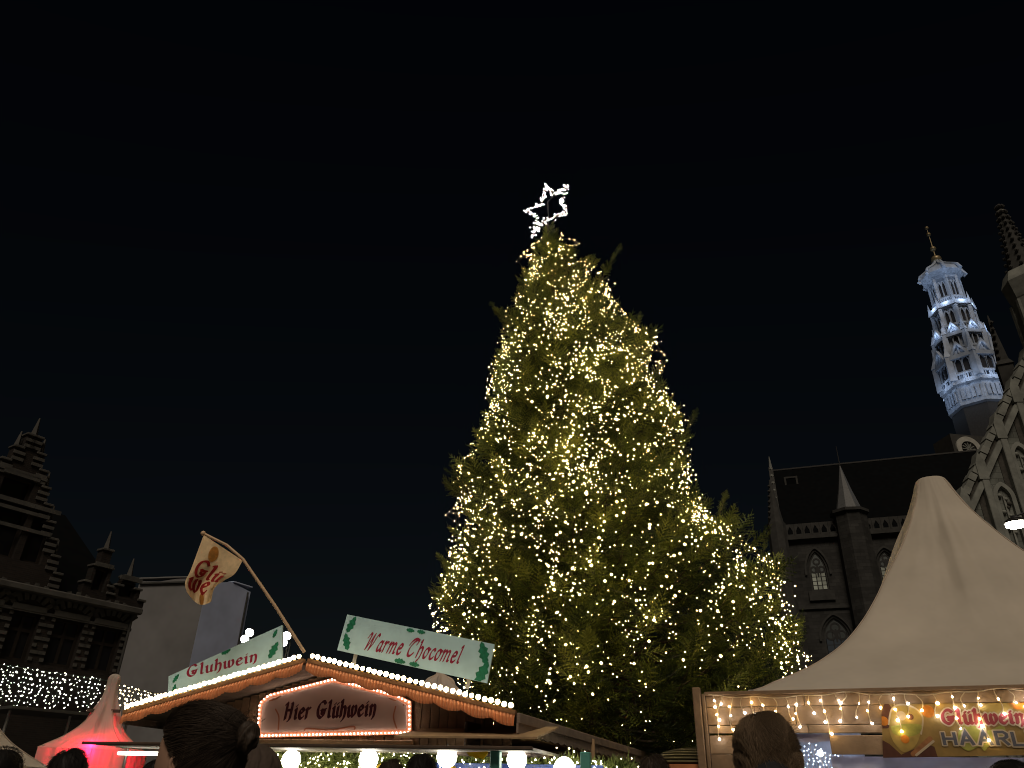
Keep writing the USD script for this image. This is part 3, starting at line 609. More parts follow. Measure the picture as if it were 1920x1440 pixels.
branch_meshes, SP, SQ, SS = [], [], [], []
def frame_quat(d, up, roll):
    d = d / np.linalg.norm(d); s = np.cross(up, d); s /= np.linalg.norm(s) + 1e-9; u = np.cross(d, s)
    s2, u2 = s * math.cos(roll) + u * math.sin(roll), u * math.cos(roll) - s * math.sin(roll)
    return trimesh.transformations.quaternion_from_matrix(np.vstack([np.c_[np.stack([d, s2, u2], 1), [0, 0, 0]], [0, 0, 0, 1]]))
NB = 520
TIPS = []
for i in range(NB):
    s = (i + .5) / NB
    z = zbot + .15 + (ztop - .5 - zbot) * (1 - (1 - s) ** .72)        # more branches where the crown is wide
    az = i * 2.399963 + rng.uniform(-.3, .3)
    lum = meshkit.noise(np.array([[math.cos(az) * 2.2 + 9, math.sin(az) * 2.2 + 9, z * .55]]), 3)[0]
    R0_ = crown_r(z, az); R = max(R0_ * (.78 + .30 * lum + (.10 if rng.random() < .10 else 0) + rng.uniform(-.05, .05)) - .50, .22 * R0_)
    cx = trunk_x(z)
    low = np.clip((ztop - z) / (ztop - zbot), 0, 1)
    k = 9; t = np.linspace(0, 1, k)
    rise = R * (.38 - .45 * low)                                      # upper branches climb, lower ones droop
    upturn = R * (.10 + .12 * low) * np.clip((t - .6) / .4, 0, 1) ** 1.6
    zz = z - rise * (1 - t) - R * .05 * np.sin(t * math.pi) + upturn - upturn[-1] * .4
    aw = az + .10 * np.sin(t * 3 + i) * t
    pts = np.c_[cx + R * t * np.cos(aw), TY + R * t * np.sin(aw), zz]
    branch_meshes.append(tube(pts, np.linspace(.012 + .010 * R, .006, k), 4))
    tip = np.clip(rng.uniform(.3, 1), 0, 1)
    step = .16 if z > zbot + 3 else .18
    t0 = max(.22, 1 - 2.6 / max(R, .5))
    n = max(3, int(R * (1 - t0) / step))
    for j in range(n + 1):
        tt = t0 + (1 - t0) * j / n
        p = np.array([np.interp(tt, t, pts[:, c]) for c in range(3)]); q = np.array([np.interp(min(tt + .04, 1.0), t, pts[:, c]) - np.interp(max(tt - .04, 0), t, pts[:, c]) for c in range(3)])
        q /= np.linalg.norm(q) + 1e-9
        for sg in (-1, 1):
            out = q.copy() if j == n else q
            a = math.radians(rng.uniform(25, 75)) * sg if j < n else math.radians(rng.uniform(8, 30)) * sg
            ca, sa = math.cos(a), math.sin(a)
            d = np.array([out[0] * ca - out[1] * sa, out[0] * sa + out[1] * ca, out[2] + rng.uniform(-.55, .20)])
            if j >= n - 2: d[2] += .25 * low + .1
            SP.append(p + rng.normal(0, .03, 3)); SQ.append(frame_quat(d, np.array([rng.normal(0, .3), rng.normal(0, .3), 1.0]), rng.normal(0, .45)))
            SS.append(rng.uniform(.7, 1.25) * (1.0 - .50 * np.clip((z - (ztop - 6)) / 6, 0, 1)) * (1.1 - .25 * tt))
        if j == n:
            for _ in range(2):
                d = q + rng.normal(0, .18, 3) + np.array([0, 0, .25 * low + .1]); SP.append(p - q * .1); SQ.append(frame_quat(d, np.array([rng.normal(0, .5), rng.normal(0, .5), 1.0]), rng.normal(0, .9))); SS.append(rng.uniform(.8, 1.25) * (1.0 - .45 * np.clip((z - (ztop - 6)) / 6, 0, 1)))
    TIPS.append((pts[-1], az, z))
# leader shoots at the very top
for i in range(46):
    z = ztop - rng.uniform(.15, 1.9); az = rng.uniform(0, 2 * math.pi)
    d = np.array([math.cos(az) * .55, math.sin(az) * .55, rng.uniform(.5, 1.2)])
    SP.append(np.array([trunk_x(z), TY, z])); SQ.append(frame_quat(d, np.array([math.cos(az + 1.5), math.sin(az + 1.5), .3]), rng.uniform(-1, 1))); SS.append(rng.uniform(.5, .85))
# long upright shoots that stand out of the outline on the right and left, as in the photograph
for (px, py, bx, by, yy) in [(1305, 772, 1262, 860, 22), (1362, 925, 1325, 1040, 21), (1438, 1012, 1400, 1140, 21), (1472, 1050, 1440, 1180, 22), (1505, 1150, 1478, 1260, 22), (1228, 622, 1196, 690, 22),
                             (1163, 463, 1118, 540, 22), (922, 570, 962, 620, 22), (858, 868, 905, 930, 22), (852, 905, 900, 960, 22), (825, 1045, 870, 1110, 21), (1200, 590, 1170, 680, 21), (814, 1110, 850, 1150, 21)]:
    a, b = P(bx, by, yy), P(px, py, yy)
    for j in range(14):
        tt = j / 13; p = a + (b - a) * tt * .9; q = (b - a) / np.linalg.norm(b - a)
        for sg in (-1, 1):
            d = q + sg * .75 * np.array([math.cos(j * 1.3), math.sin(j * 1.3), .1]) * (1 - tt * .75)
            SP.append(p); SQ.append(frame_quat(d, np.array([rng.normal(0, 1), rng.normal(0, 1), .6]), rng.uniform(-1, 1))); SS.append(rng.uniform(.42, .7) * (1.05 - .4 * tt))
    branch_meshes.append(tube(np.array([a, (a + b) / 2, b]), [.02, .012, .005], 4))
fir.add('branches', cat(branch_meshes), m_bark, smooth=True, kind='stuff')
pi = UsdGeom.PointInstancer.Define(stage, fir.path + '/crown')
tag(pi.GetPrim(), kind='stuff')
NV = 5
for k in range(NV):
    usdkit.mesh(stage, f'{fir.path}/crown/spray_{k:03d}' if k else f'{fir.path}/crown/spray', sprig(100 + k), m_needle)
pi.CreatePrototypesRel().SetTargets([Sdf.Path(f'{fir.path}/crown/spray_{k:03d}' if k else f'{fir.path}/crown/spray') for k in range(NV)])
pi.CreateProtoIndicesAttr(Vt.IntArray([int(x) for x in rng.integers(0, NV, len(SP))]))
pi.CreatePositionsAttr(Vt.Vec3fArray.FromNumpy((np.array(SP) - fir.base).astype(np.float32)))
pi.CreateOrientationsAttr(Vt.QuathArray([Gf.Quath(float(q[0]), float(q[1]), float(q[2]), float(q[3])) for q in SQ]))
pi.CreateScalesAttr(Vt.Vec3fArray.FromNumpy(np.repeat(np.array(SS)[:, None], 3, 1).astype(np.float32)))

# strings of fairy lights, each a cable with its bulbs
m_fairy = glow('fairy_bulb', (1.0, 0.66, 0.25), 34.0)
def light_string(z0, z1, az0, drift, wob, seed):
    g = np.random.default_rng(seed)
    pts, z, az = [], z0, az0
    ph = g.uniform(0, 6.28, 4)
    while z > z1:
        R = crown_r(z, az)
        lum = meshkit.noise(np.array([[math.cos(az) * 2.2 + 9, math.sin(az) * 2.2 + 9, z * .55]]), 3)[0]
        r = R * (.84 + .28 * lum) + .14 * math.sin(z * 1.9 + ph[0]) + g.normal(0, .08) - .12
        pts.append([trunk_x(z) + r * math.cos(az), TY + r * math.sin(az), z])
        st = g.uniform(.10, .26) if z < ztop * .6 else g.uniform(.06, .20); z -= st * g.uniform(.3, 1.0)
        az += (drift + 1.6 * wob * math.sin(z * 1.1 + ph[1]) + wob * 1.8 * math.sin(z * 2.9 + ph[2])) * st / max(R, .5)
    pts = np.array(pts)
    if len(pts) < 6: return
    th = Thing('light_string', 'string of small warm white fairy lights hanging down the fir', 'string lights', (pts[-1][0], pts[-1][1], pts[-1][2]), 'strings of fairy lights on the fir')
    th.add('cable', tube(pts, .005, 3), m_cable)
    keep = g.random(len(pts)) < np.where(pts[:, 2] > ztop * .45, .92, .75)
    rad = np.where(g.random(len(pts)) < .11, g.uniform(.024, .036, len(pts)), g.uniform(.006, .0165, len(pts)))
    off = g.normal(0, .045, pts.shape)
    th.add('bulbs', balls((pts + off)[keep], rad[keep], OCT), m_fairy, kind='stuff')
def place_strings():
    k = 0
    for row, (ya, yb, n, wob) in enumerate(((.93, .64, 9, .5), (.80, .44, 13, .5), (.62, .25, 19, .6), (.47, .08, 27, .6), (.34, .02, 32, .7))):   # bands of strings, each band over part of the height
        for i in range(n):
            w_ = -1 + 2 * (i + .5) / n; az = -math.pi * .5 + math.copysign(abs(w_) ** 1.45, w_) * math.pi * .56 + rng.uniform(-.12, .12)
            z0 = zbot + (ztop - zbot) * np.clip(ya + rng.uniform(-.10, .10), 0, .975); z1 = zbot + (ztop - zbot) * (yb + rng.uniform(-.08, .12))
            light_string(z0, z1, az, rng.normal(0, .25), wob, 1000 + k); k += 1
place_strings()
# the lit star on the top
FS = Frame(P(1025, 395, TY), (1, .12))
sv = [FS.uv(*q) for q in ((1025, 347), (1041, 367), (1064, 346), (1052, 379), (1061, 399), (1022, 413), (999, 440), (1007, 409), (986, 394), (1016, 381))]
star = Thing('star_topper', 'bright white lit star on the very top of the fir', 'star', FS.pt(*sv[6]))
sp3 = np.array([FS.pt(*q) for q in sv]); rim = LineString(np.vstack([sv, sv[:1]]))
fr_ = star.add('frame', tube(sp3, .022, 6, closed=True), m_bark)
star.add('mast', tube([FS.pt(*FS.uv(1030, 450)), FS.pt(*FS.uv(1028, 400)), FS.pt(*FS.uv(1027, 378)), FS.pt(*FS.uv(1037, 369))], .014, 6), m_black)
g = np.random.default_rng(9); ns = 230; q = np.array([rim.interpolate(rim.length * (i + g.random()) / ns).coords[0] for i in range(ns)]) + g.normal(0, .05, (ns, 2))
star.add('bulbs', balls(np.array([FS.pt(a, b, g.normal(0, .04)) for a, b in q]), g.uniform(.011, .022, ns), OCT), glow('star_bulb', (1.0, .92, .78), 30.0), parent=fr_, kind='stuff')
# ------------------------------------------------------------------ lettering drawn with a broad pen
def smooth_path(p, n=10):
    p = np.asarray(p, float)
    if len(p) < 3: return np.array([p[0] + (p[-1] - p[0]) * t for t in np.linspace(0, 1, n)])
    q = np.vstack([2 * p[0] - p[1], p, 2 * p[-1] - p[-2]]); out = []
    for i in range(1, len(q) - 2):
        for t in np.linspace(0, 1, n, endpoint=False):
            a, b, c, d = q[i - 1], q[i], q[i + 1], q[i + 2]
            out.append(.5 * (2 * b + (c - a) * t + (2 * a - 5 * b + 4 * c - d) * t * t + (3 * b - a - 3 * c + d) * t ** 3))
    return np.array(out + [p[-1]])
# strokes in units of the capital height; lower-case bodies are 0.62 high
GL = {
 'l': (.30, [[(.02, .93), (.12, 1.0), (.12, .5), (.13, .08), (.24, .02)]]),
 'u': (.50, [[(.0, .56), (.08, .62), (.08, .3), (.12, .04), (.24, .0), (.38, .12)], [(.40, .62), (.39, .3), (.41, .04), (.50, .02)]]),
 'ü': (.50, [[(.0, .56), (.08, .62), (.08, .3), (.12, .04), (.24, .0), (.38, .12)], [(.40, .62), (.39, .3), (.41, .04), (.50, .02)], [(.12, .80), (.15, .82)], [(.34, .80), (.37, .82)]]),
 'h': (.52, [[(.02, .93), (.10, 1.0), (.10, .5), (.09, .0)], [(.11, .44), (.26, .62), (.40, .52), (.42, .2), (.36, -.10), (.24, -.24)]]),
 'w': (.74, [[(.0, .56), (.07, .62), (.07, .3), (.12, .04), (.22, .0), (.34, .12)], [(.36, .62), (.35, .3), (.40, .04), (.50, .0), (.63, .16), (.66, .42), (.60, .60), (.55, .62)]]),
 'e': (.46, [[(.07, .34), (.26, .36), (.37, .46), (.30, .60), (.18, .62), (.06, .44), (.05, .22), (.14, .03), (.28, .01), (.40, .12)]]),
 'i': (.26, [[(.02, .56), (.10, .62), (.10, .3), (.11, .05), (.20, .01)], [(.10, .80), (.13, .82)]]),
 'n': (.52, [[(.0, .56), (.08, .62), (.08, .3), (.08, .0)], [(.09, .44), (.24, .62), (.38, .54), (.40, .25), (.36, -.06), (.28, -.18)]]),
 'r': (.38, [[(.0, .56), (.08, .62), (.08, .3), (.08, .0)], [(.09, .44), (.22, .62), (.32, .60)]]),
 'a': (.50, [[(.36, .52), (.24, .62), (.08, .46), (.06, .18), (.16, .0), (.30, .10), (.37, .3)], [(.39, .62), (.37, .3), (.40, .04), (.50, .04)]]),
 'm': (.78, [[(.0, .54), (.08, .62), (.07, .3), (.06, .0)], [(.08, .40), (.22, .62), (.33, .54), (.33, .28), (.32, .0)], [(.34, .40), (.48, .62), (.60, .54), (.60, .25), (.61, .04), (.72, .04)]]),
 'c': (.42, [[(.36, .50), (.26, .62), (.10, .50), (.05, .26), (.14, .02), (.28, .01), (.40, .12)]]),
 'o': (.50, [[(.24, .62), (.08, .48), (.06, .20), (.18, .0), (.34, .10), (.40, .38), (.32, .58), (.24, .62)], [(.34, .56), (.48, .54)]]),
 'G': (.78, [[(.62, .84), (.46, 1.0), (.20, .90), (.05, .58), (.10, .20), (.34, .0), (.56, .12), (.62, .40)], [(.34, .48), (.50, .46), (.70, .50)], [(.44, .46), (.40, .28), (.52, .22)]]),
 'H': (.74, [[(.0, .92), (.12, 1.0), (.12, .5), (.10, .0)], [(.10, .52), (.32, .56), (.54, .54)], [(.50, 1.0), (.56, .9), (.54, .4), (.50, .0), (.38, -.10)]]),
 'W': (1.02, [[(-.06, .74), (.06, 1.0), (.18, .92), (.16, .5), (.12, .0)], [(.12, .0), (.30, .4), (.46, 1.0)], [(.46, 1.0), (.46, .5), (.44, .0)], [(.44, .0), (.62, .4), (.72, .86), (.84, 1.02), (.92, .90)]]),
 'C': (.78, [[(.58, .74), (.66, .92), (.52, 1.02), (.26, .80), (.08, .42), (.14, .06), (.36, .0), (.58, .20)], [(-.04, .66), (.10, .92), (.36, 1.06), (.64, 1.0)]]),
 ' ': (.34, []),
}
def pen_text(text, height, nib=.15, thin=.035, angle=38, slant=0.0, squeeze=1.0, gap=.10):
    """One polygon for the whole line, baseline at y = 0, starting at x = 0."""
    a = math.radians(angle); na = np.array([math.cos(a), math.sin(a)]) * nib / 2; nb = np.array([-math.sin(a), math.cos(a)]) * thin / 2
    corner = np.array([na + nb, na - nb, -na - nb, -na + nb]); x, out = 0.0, []
    for ch in text:
        w, strokes = GL[ch]
        for st in strokes:
            p = smooth_path(np.array(st, float), 7) if len(st) > 2 else np.array(st, float)
            p = np.c_[(p[:, 0] + p[:, 1] * slant) * squeeze + x, p[:, 1]]
            for q0, q1 in zip(p[:-1], p[1:]):
                out.append(MultiPolygon([Polygon(corner + q0), Polygon(corner + q1)]).convex_hull)
        x += (w + gap) * squeeze
    g = unary_union([o.buffer(.004) for o in out]).simplify(.006)
    return affinity.scale(g, height, height, origin=(0, 0)), x * height
def stroke_text(text, height, pen, gap=.22):
    """Plain capitals of even stroke."""
    S = {'H': (.62, [[(0, 0), (0, 1)], [(.62, 0), (.62, 1)], [(0, .5), (.62, .5)]]), 'A': (.68, [[(0, 0), (.34, 1), (.68, 0)], [(.13, .36), (.55, .36)]]),
         'R': (.58, [[(0, 0), (0, 1), (.4, 1), (.56, .86), (.56, .64), (.4, .5), (0, .5)], [(.28, .5), (.6, 0)]]), 'L': (.5, [[(0, 1), (0, 0), (.5, 0)]]),
         'E': (.5, [[(.5, 1), (0, 1), (0, 0), (.5, 0)], [(0, .5), (.42, .5)]]), 'M': (.76, [[(0, 0), (0, 1), (.38, .3), (.76, 1), (.76, 0)]])}
    x, out = 0, []
    for ch in text:
        w, st = S[ch]
        out += [LineString([(a + x, b) for a, b in s]).buffer(pen, cap_style=2, join_style=2) for s in st]; x += w + gap
    return affinity.scale(unary_union(out), height, height, origin=(0, 0)), x * height
def holly_leaf(L, n=4):
    """A spiny leaf outline along +x."""
    up = [(0, 0)]; k = 2 * n
    for i in range(1, k):
        s = i / k; up.append((s * L, L * (.26 if i % 2 else .15) * math.sin(math.pi * min(s * 1.05, 1)) ** .6))
    up.append((L, 0))
    return Polygon(up + [(a, -b) for a, b in up[-2:0:-1]]).buffer(0)
# ------------------------------------------------------------------ gluhwein stall
m_valance = plain('orange_valance', (0.66, 0.26, 0.11), .55, var=.18, scale=9)
m_rail = plain('brown_rail', (0.25, 0.12, 0.05), .6)
m_plank = plain('stall_planks', (0.23, 0.15, 0.09), .65, var=.3, scale=7, bump=.3)
m_darkwood = plain('dark_wood', (0.075, 0.05, 0.035), .7, var=.3, bump=.3)
m_shingle = plain('grey_shingle', (0.13, 0.10, 0.075), .85, var=.3, scale=9, bump=.4)
m_eave = plain('eave_boards', (0.24, 0.185, 0.145), .8, var=.2, scale=5, bump=.3)
m_signface = plain('pale_pink_board', (0.72, 0.53, 0.47), .55, var=.10, scale=2.2)
m_signrim = plain('salmon_rim', (0.52, 0.20, 0.11), .5, var=.2)
m_maroon = plain('maroon_paint', (0.085, 0.012, 0.022), .5, var=.1)
m_crimson = plain('crimson_paint', (0.25, 0.012, 0.045), .5, var=.15)
m_mint = plain('mint_board', (0.40, 0.60, 0.66), .5, var=.10, scale=3.5, bump=.08, bscale=14)
m_holly = plain('holly_green', (0.012, 0.16, 0.085), .5, var=.35, scale=22)
m_soffit = plain('soffit_boards', (0.36, 0.24, 0.13), .6, var=.2)
m_greypaint = plain('grey_paint', (0.42, 0.41, 0.38), .6, var=.1)
m_teal = plain('teal_post', (0.10, 0.34, 0.29), .5, var=.1)
m_bulb = usdkit.material(stage, LK + 'marquee_bulb', {'lw': ('layer_weight', {'blend': 0.35}), 'c': ('rgb_ramp', {'ramp': [(0.0, (1.0, 0.80, 0.50)), (0.55, (1.0, 0.78, 0.46)), (1.0, (0.85, 0.52, 0.24))]}),
    'e': ('emission', {'strength': 9.5})}, [('lw.facing', 'c.fac'), ('c.color', 'e.color')], surface='e.emission')
m_socket = plain('bulb_socket', (0.45, 0.28, 0.08), .35, metal=.4)
m_rope = glow('rope_light', (1.0, 0.74, 0.58), 17.0)
m_globe = glow('globe_lamp', (1.0, 0.93, 0.78), 8.5)
m_flood = glow('flood_lens', (1.0, 0.95, 0.82), 60.0)

A_, B_ = P(228, 1352, 12.7), P(966, 1326, 11.0)
F1 = Frame(A_, B_ - A_)                                            # plane of the bargeboards
F2 = F1.back(.85)                                                 # plane of the gable wall
uA, uB = F1.uv(228, 1352), F1.uv(966, 1326)
vEave = (uA[1] + uB[1]) / 2; apex = F1.uv(573, 1241)
uA = np.array([uA[0], vEave]); uB = np.array([uB[0], vEave])
DEPTH = 4.6
stall = Thing('market_stall', 'wooden gluhwein stall with bulb-lit orange scalloped gable in front of the fir', 'market stall', F1.pt(apex[0], 0, -2.5))
def pleat_strip(a, b, side):
    """The scalloped, pleated valance below one rake."""
    n = 260; t = np.linspace(0, 1, n); u = a[0] + (b[0] - a[0]) * t; v = a[1] + (b[1] - a[1]) * t
    L = np.linalg.norm(b - a); s = t * L
    drop = .112 + .045 * np.abs(np.sin(s / .42 * math.pi)) ** 1.0
    dep = .028 + .016 * np.sin(s / .052 * 2 * math.pi)
    V, Fc = [], []
    for i in range(n):
        for r, (fv, fd) in enumerate(((0, .3), (.35, 1.0), (.8, 1.15), (1.0, .9))):
            V.append(F1.pt(u[i], v[i] - drop[i] * fv, dep[i] * fd))
        if i:
            for r in range(3):
                p, q = (i - 1) * 4 + r, i * 4 + r; Fc += [[p, p + 1, q + 1], [p, q + 1, q]]
    return trimesh.Trimesh(np.array(V), np.array(Fc), process=False)
for side, e in ((0, uA), (1, uB)):
    d = (e - apex) / np.linalg.norm(e - apex)
    a = apex + d * .03
    stall.add('valance', pleat_strip(a, e, side), m_valance)
    nrm = np.array([-d[1], d[0]]) * (1 if d[0] > 0 else -1)
    rail = Polygon([a, e, e + nrm * .055, a + nrm * .055])
    rl = stall.add('rake_rail', F1.prism(rail, -.06, .02), m_rail)
    L = np.linalg.norm(e - a); k = 34 if side else 36
    for i in range(k):
        s = .06 + (L - .14) * i / (k - 1)
        c = a + d * s + nrm * (.10 + .004 * math.sin(i * 2.1))
        ctr = F1.pt(c[0], c[1], .02 + .008 * math.sin(i * 1.7))
        bp = stall.add('light_bulb', balls([ctr], .037 if i % 9 else .033, ICO[1]), m_bulb, smooth=True)
        q0 = F1.pt(*(c - nrm * .052), .01); q1 = F1.pt(*(c - nrm * .030), .012)
        stall.add('bulb_socket', tube([q0, q1], [.020, .018], 6), m_socket, parent=bp)
    # roof slope behind the bargeboard
    ov = .03
    quad = Polygon([apex + np.array([0, -.02]), e + np.array([0, -.02]) + d * .04, e + d * .04 + np.array([0, .03]), apex + np.array([0, .03])])
    stall.add('roof_slope', F1.prism(quad, -DEPTH, -.07), m_shingle)
# eave board and hanging shingle skirt on the slanted corner side, in sections
C_ = F1.pt(uB[0], vEave); D_ = at_z(1206, 1412, vEave)
F3 = Frame(C_, D_ - C_); L3 = float((D_ - C_) @ F3.u)
for k in range(4):
    a0, a1 = .06 + k * L3 / 4, .06 + (k + 1) * L3 / 4 - .02
    stall.add('eave_board', F3.box(a0, a1, vEave - .10, vEave + .03, .0, .05, .008), m_eave)
    stall.add('skirt_board', F3.prism(Polygon([(a0, vEave - .095), (a1, vEave - .095)] + [(a1 - (a1 - a0) * i / 12, vEave - .22 - (.025 if i % 2 else 0)) for i in range(13)]), .0, .03), m_eave)
rf = np.array([F3.pt(0, vEave + .03, -.02), F3.pt(L3, vEave + .03, -.02), F1.pt(uB[0] - 1.2, vEave + .4, -DEPTH), F1.pt(uB[0] - .4, vEave + .1, -.1)])
stall.add('corner_roof', trimesh.Trimesh(np.vstack([rf, rf - [0, 0, .04]]), [[0, 1, 2], [0, 2, 3], [4, 6, 5], [4, 7, 6], [0, 4, 5], [0, 5, 1]], process=False), m_shingle)
for k in range(5):
    d0, d1 = .10 + k * .9, .10 + k * .9 + .88
    stall.add('eave_board', F1.box(uA[0] - .075, uA[0] - .03, vEave - .13, vEave + .04, -d1, -d0, .008), m_shingle)
# gable wall of upright planks
def rake_v(u):                                                     # underside of the roof
    t = (u - apex[0]) / ((uB if u > apex[0] else uA)[0] - apex[0]); return apex[1] + t * (vEave - apex[1]) - .03
vCan = F1.uv(620, 1402, .18)[1]                                         # underside of the low canopy
pw = .14; u = uA[0] + .35
while u < uB[0] - .4:
    v1 = min(rake_v(u + .01), rake_v(u + pw - .01))
    stall.add('wall_plank', F2.prism(Polygon([(u + .006, vCan + .02), (u + pw - .006, vCan + .02), (u + pw - .006, v1), (u + .006, v1)]), -.03, rng.uniform(-.002, .004)), m_plank)
    u += pw
# HIER GLUHWEIN panel
def f2(px, py, d=.06): return F2.uv(px, py, d)
tl, bl, br, tr = f2(487, 1308), f2(480, 1383), f2(771, 1377), f2(773, 1290)
pk = f2(628, 1253); sh1 = f2(505, 1296); 
def under(q, m=.07): return np.array([q[0], min(q[1], rake_v(q[0]) - m)])
tl, sh1, pk, tr = under(tl, .16), under(sh1), under(pk), under(tr, .12)
out = Polygon([bl, tl, sh1, pk, under(f2(745, 1276)), tr, br])
panel = stall.add('sign_panel', F2.prism(out, .02, .055), m_signrim)
inner = out.buffer(-.10).buffer(.03)
stall.add('sign_face', F2.prism(inner, .056, .062), m_signface, parent=panel)
# scrollwork strokes painted on the face
scr = []
c0 = f2(545, 1375); c1 = f2(690, 1371)
for s_ in (((522, 1368), (523, 1344), (517, 1330)), ((573, 1377), (575, 1366), (620, 1369), (662, 1362), (664, 1372)), ((735, 1296), (728, 1306), (741, 1313), (753, 1306), (757, 1322)), ((742, 1325), (738, 1345), (744, 1366)), ((506, 1314), (520, 1309), (528, 1300)), ((640, 1272), (665, 1276), (700, 1290), (722, 1288))):
    scr.append(LineString(smooth_path([f2(*q) for q in s_], 6)).buffer(.011))
for g in scr: stall.add('sign_scroll', F2.prism(g.intersection(inner.buffer(-.01)), .0625, .066), m_signrim, parent=panel)
def letter_on(fr, d, poly, p0, p1, width, tall=1.0):
    """Scales the line to the span p0-p1 (baseline) in plane coordinates."""
    v = np.asarray(p1) - np.asarray(p0); L = np.linalg.norm(v); k = L / width
    g = affinity.scale(poly, k, k * tall, origin=(0, 0)); g = affinity.rotate(g, math.degrees(math.atan2(v[1], v[0])), origin=(0, 0)); g = affinity.translate(g, *p0)
    return fr.prism(g, d, d + .004)
tx, w = pen_text('Hier Glühwein', 1.0, .20, .05, 42, .10, .86, .12)
stall.add('lettering', letter_on(F2, .063, tx, f2(532, 1349), f2(707, 1341), w), m_maroon, parent=panel)
# rope light round the panel
ring = np.array(out.buffer(-.025).exterior.coords); ln = LineString(ring)
ropes = [F2.pt(*ln.interpolate(s).coords[0], .075) for s in np.arange(0, ln.length, .062)]
stall.add('rope_light', balls(ropes, .0125, ICO[1]), m_rope, parent=panel, kind='stuff')
stall.add('sign_ledge', F2.box(bl[0] - .1, br[0] + .06, bl[1] - .085, bl[1] - .02, .0, .12, .01), m_soffit)
# low canopy all round the counter
cu0, cu1 = F1.uv(160, 1394)[0], F1.uv(1005, 1392)[0]
can = Polygon([(cu0, vCan + .02), (cu0 + .45, vCan), (cu1, vCan), (cu1, vCan + .03), (cu0 + .4, vCan + .03)])
cp = stall.add('canopy', F1.prism(can, -1.5, .16), m_greypaint)
stall.add('canopy_edge', F1.box(cu0 + .1, cu1, vCan + .006, vCan + .045, .162, .19, .006), m_darkwood, parent=cp)
for k in range(4):                                                   # sloping boards on top of the canopy, right of the sign
    fr = F1
    q = [F1.pt(br[0] + .14, vCan + .36 - .055 * k, -1.2 + .34 * k), F1.pt(cu1 + .05, vCan + .36 - .055 * k, -1.2 + .34 * k), F1.pt(cu1 + .05, vCan + .30 - .055 * k, -.87 + .34 * k), F1.pt(br[0] + .14, vCan + .30 - .055 * k, -.87 + .34 * k)]
    V = np.array(q + [p + np.array([0, 0, .025]) for p in q])
    stall.add('canopy_board', trimesh.Trimesh(V, [[0, 2, 1], [0, 3, 2], [4, 5, 6], [4, 6, 7], [0, 1, 5], [0, 5, 4], [1, 2, 6], [1, 6, 5], [2, 3, 7], [2, 7, 6], [3, 0, 4], [3, 4, 7]], process=False), m_soffit)
# canopy of the slanted side
stall.add('side_canopy', F3.box(.35, L3 + .2, vCan - .03, vCan + .02, -1.1, .12, .01), m_darkwood)
stall.add('side_soffit', F3.box(.5, L3 - .1, vCan + .20, vCan + .225, -.75, -.10, .01), m_soffit)
stall.add('side_wall', F3.box(.3, L3, vCan + .03, vEave - .05, -.85, -.80, .01), m_darkwood)
# counter, posts, back wall
for px in (929, 1098):
    q = F1.uv(px, 1425, -.05)
    stall.add('post', F1.box(q[0] - .065, q[0] + .065, 0, vCan - .002, -.13, 0, .012), m_teal)
for uu in (uA[0] + .3, F1.uv(640, 1425)[0]):
    stall.add('post', F1.box(uu - .05, uu + .05, 0, vCan - .002, -1.62, -1.52, .012), m_teal)
k = 0; u = uA[0] + .3
while u < uB[0] + .2:
    stall.add('counter_board', F1.box(u, u + .21, 0, 1.05, -.17, -.135, .006), m_plank)
    stall.add('back_board', F1.box(u, u + .21, 0, vCan + .4, -4.0, -3.96, .004), m_soffit); u += .218
stall.add('counter_top', F1.box(uA[0] + .2, uB[0] + .3, 1.055, 1.10, -.55, .02, .01), m_soffit)

stall.add('blue_panel', F1.box(F1.uv(735, 1435)[0], F1.uv(1110, 1435)[0], 1.30, F1.uv(900, 1431, -.9)[1], -.95, -.92, .006), plain('blue_panel', (.06, .11, .40), .4, var=.3, scale=6))
# globe lamps, garland, floodlights, roof signs, flag: things that hang from or stand on the stall
globe_lab = ['leftmost round white globe lamp under the stall canopy', 'round globe lamp below the middle of the Hier Gluhwein panel', 'round globe lamp left of the teal post at the counter',
             'round globe lamp just right of the teal post', 'lowest round globe lamp at the right end of the counter']
for (px, py, r), lab in zip(((546, 1425, .135), (691, 1424, .135), (838, 1419, .14), (969, 1424, .135), (1058, 1440, .135)), globe_lab):
    c = F1.uv(px, py, -.35); p = F1.pt(*c, -.35)
    g = Thing('globe_lamp', lab, 'globe lamp', p, 'globe lamps at the gluhwein counter')
    g.add('globe', balls([p], r, ICO[3]), m_globe, smooth=True)
    g.add('cord', tube([p + [0, 0, r - .01], [p[0], p[1], max(vCan - .002, p[2] + r + .02)]], .008, 6), m_black)
m_gar = plain('garland_green', (0.20, 0.25, 0.08), .5, var=.5, scale=18)
m_tiny = glow('garland_lights', (1.0, 0.84, 0.50), 16.0)
m_gold = plain('gold_bauble', (0.75, 0.50, 0.07), .25, metal=.6)
m_blueb = plain('blue_band', (0.05, 0.10, 0.34), .4)
m_redb = plain('red_bauble', (0.45, 0.02, 0.02), .25)
lab_g = ['thick green garland with tiny lights across the left half of the counter opening', 'thick green garland with tiny lights across the right half of the counter opening']
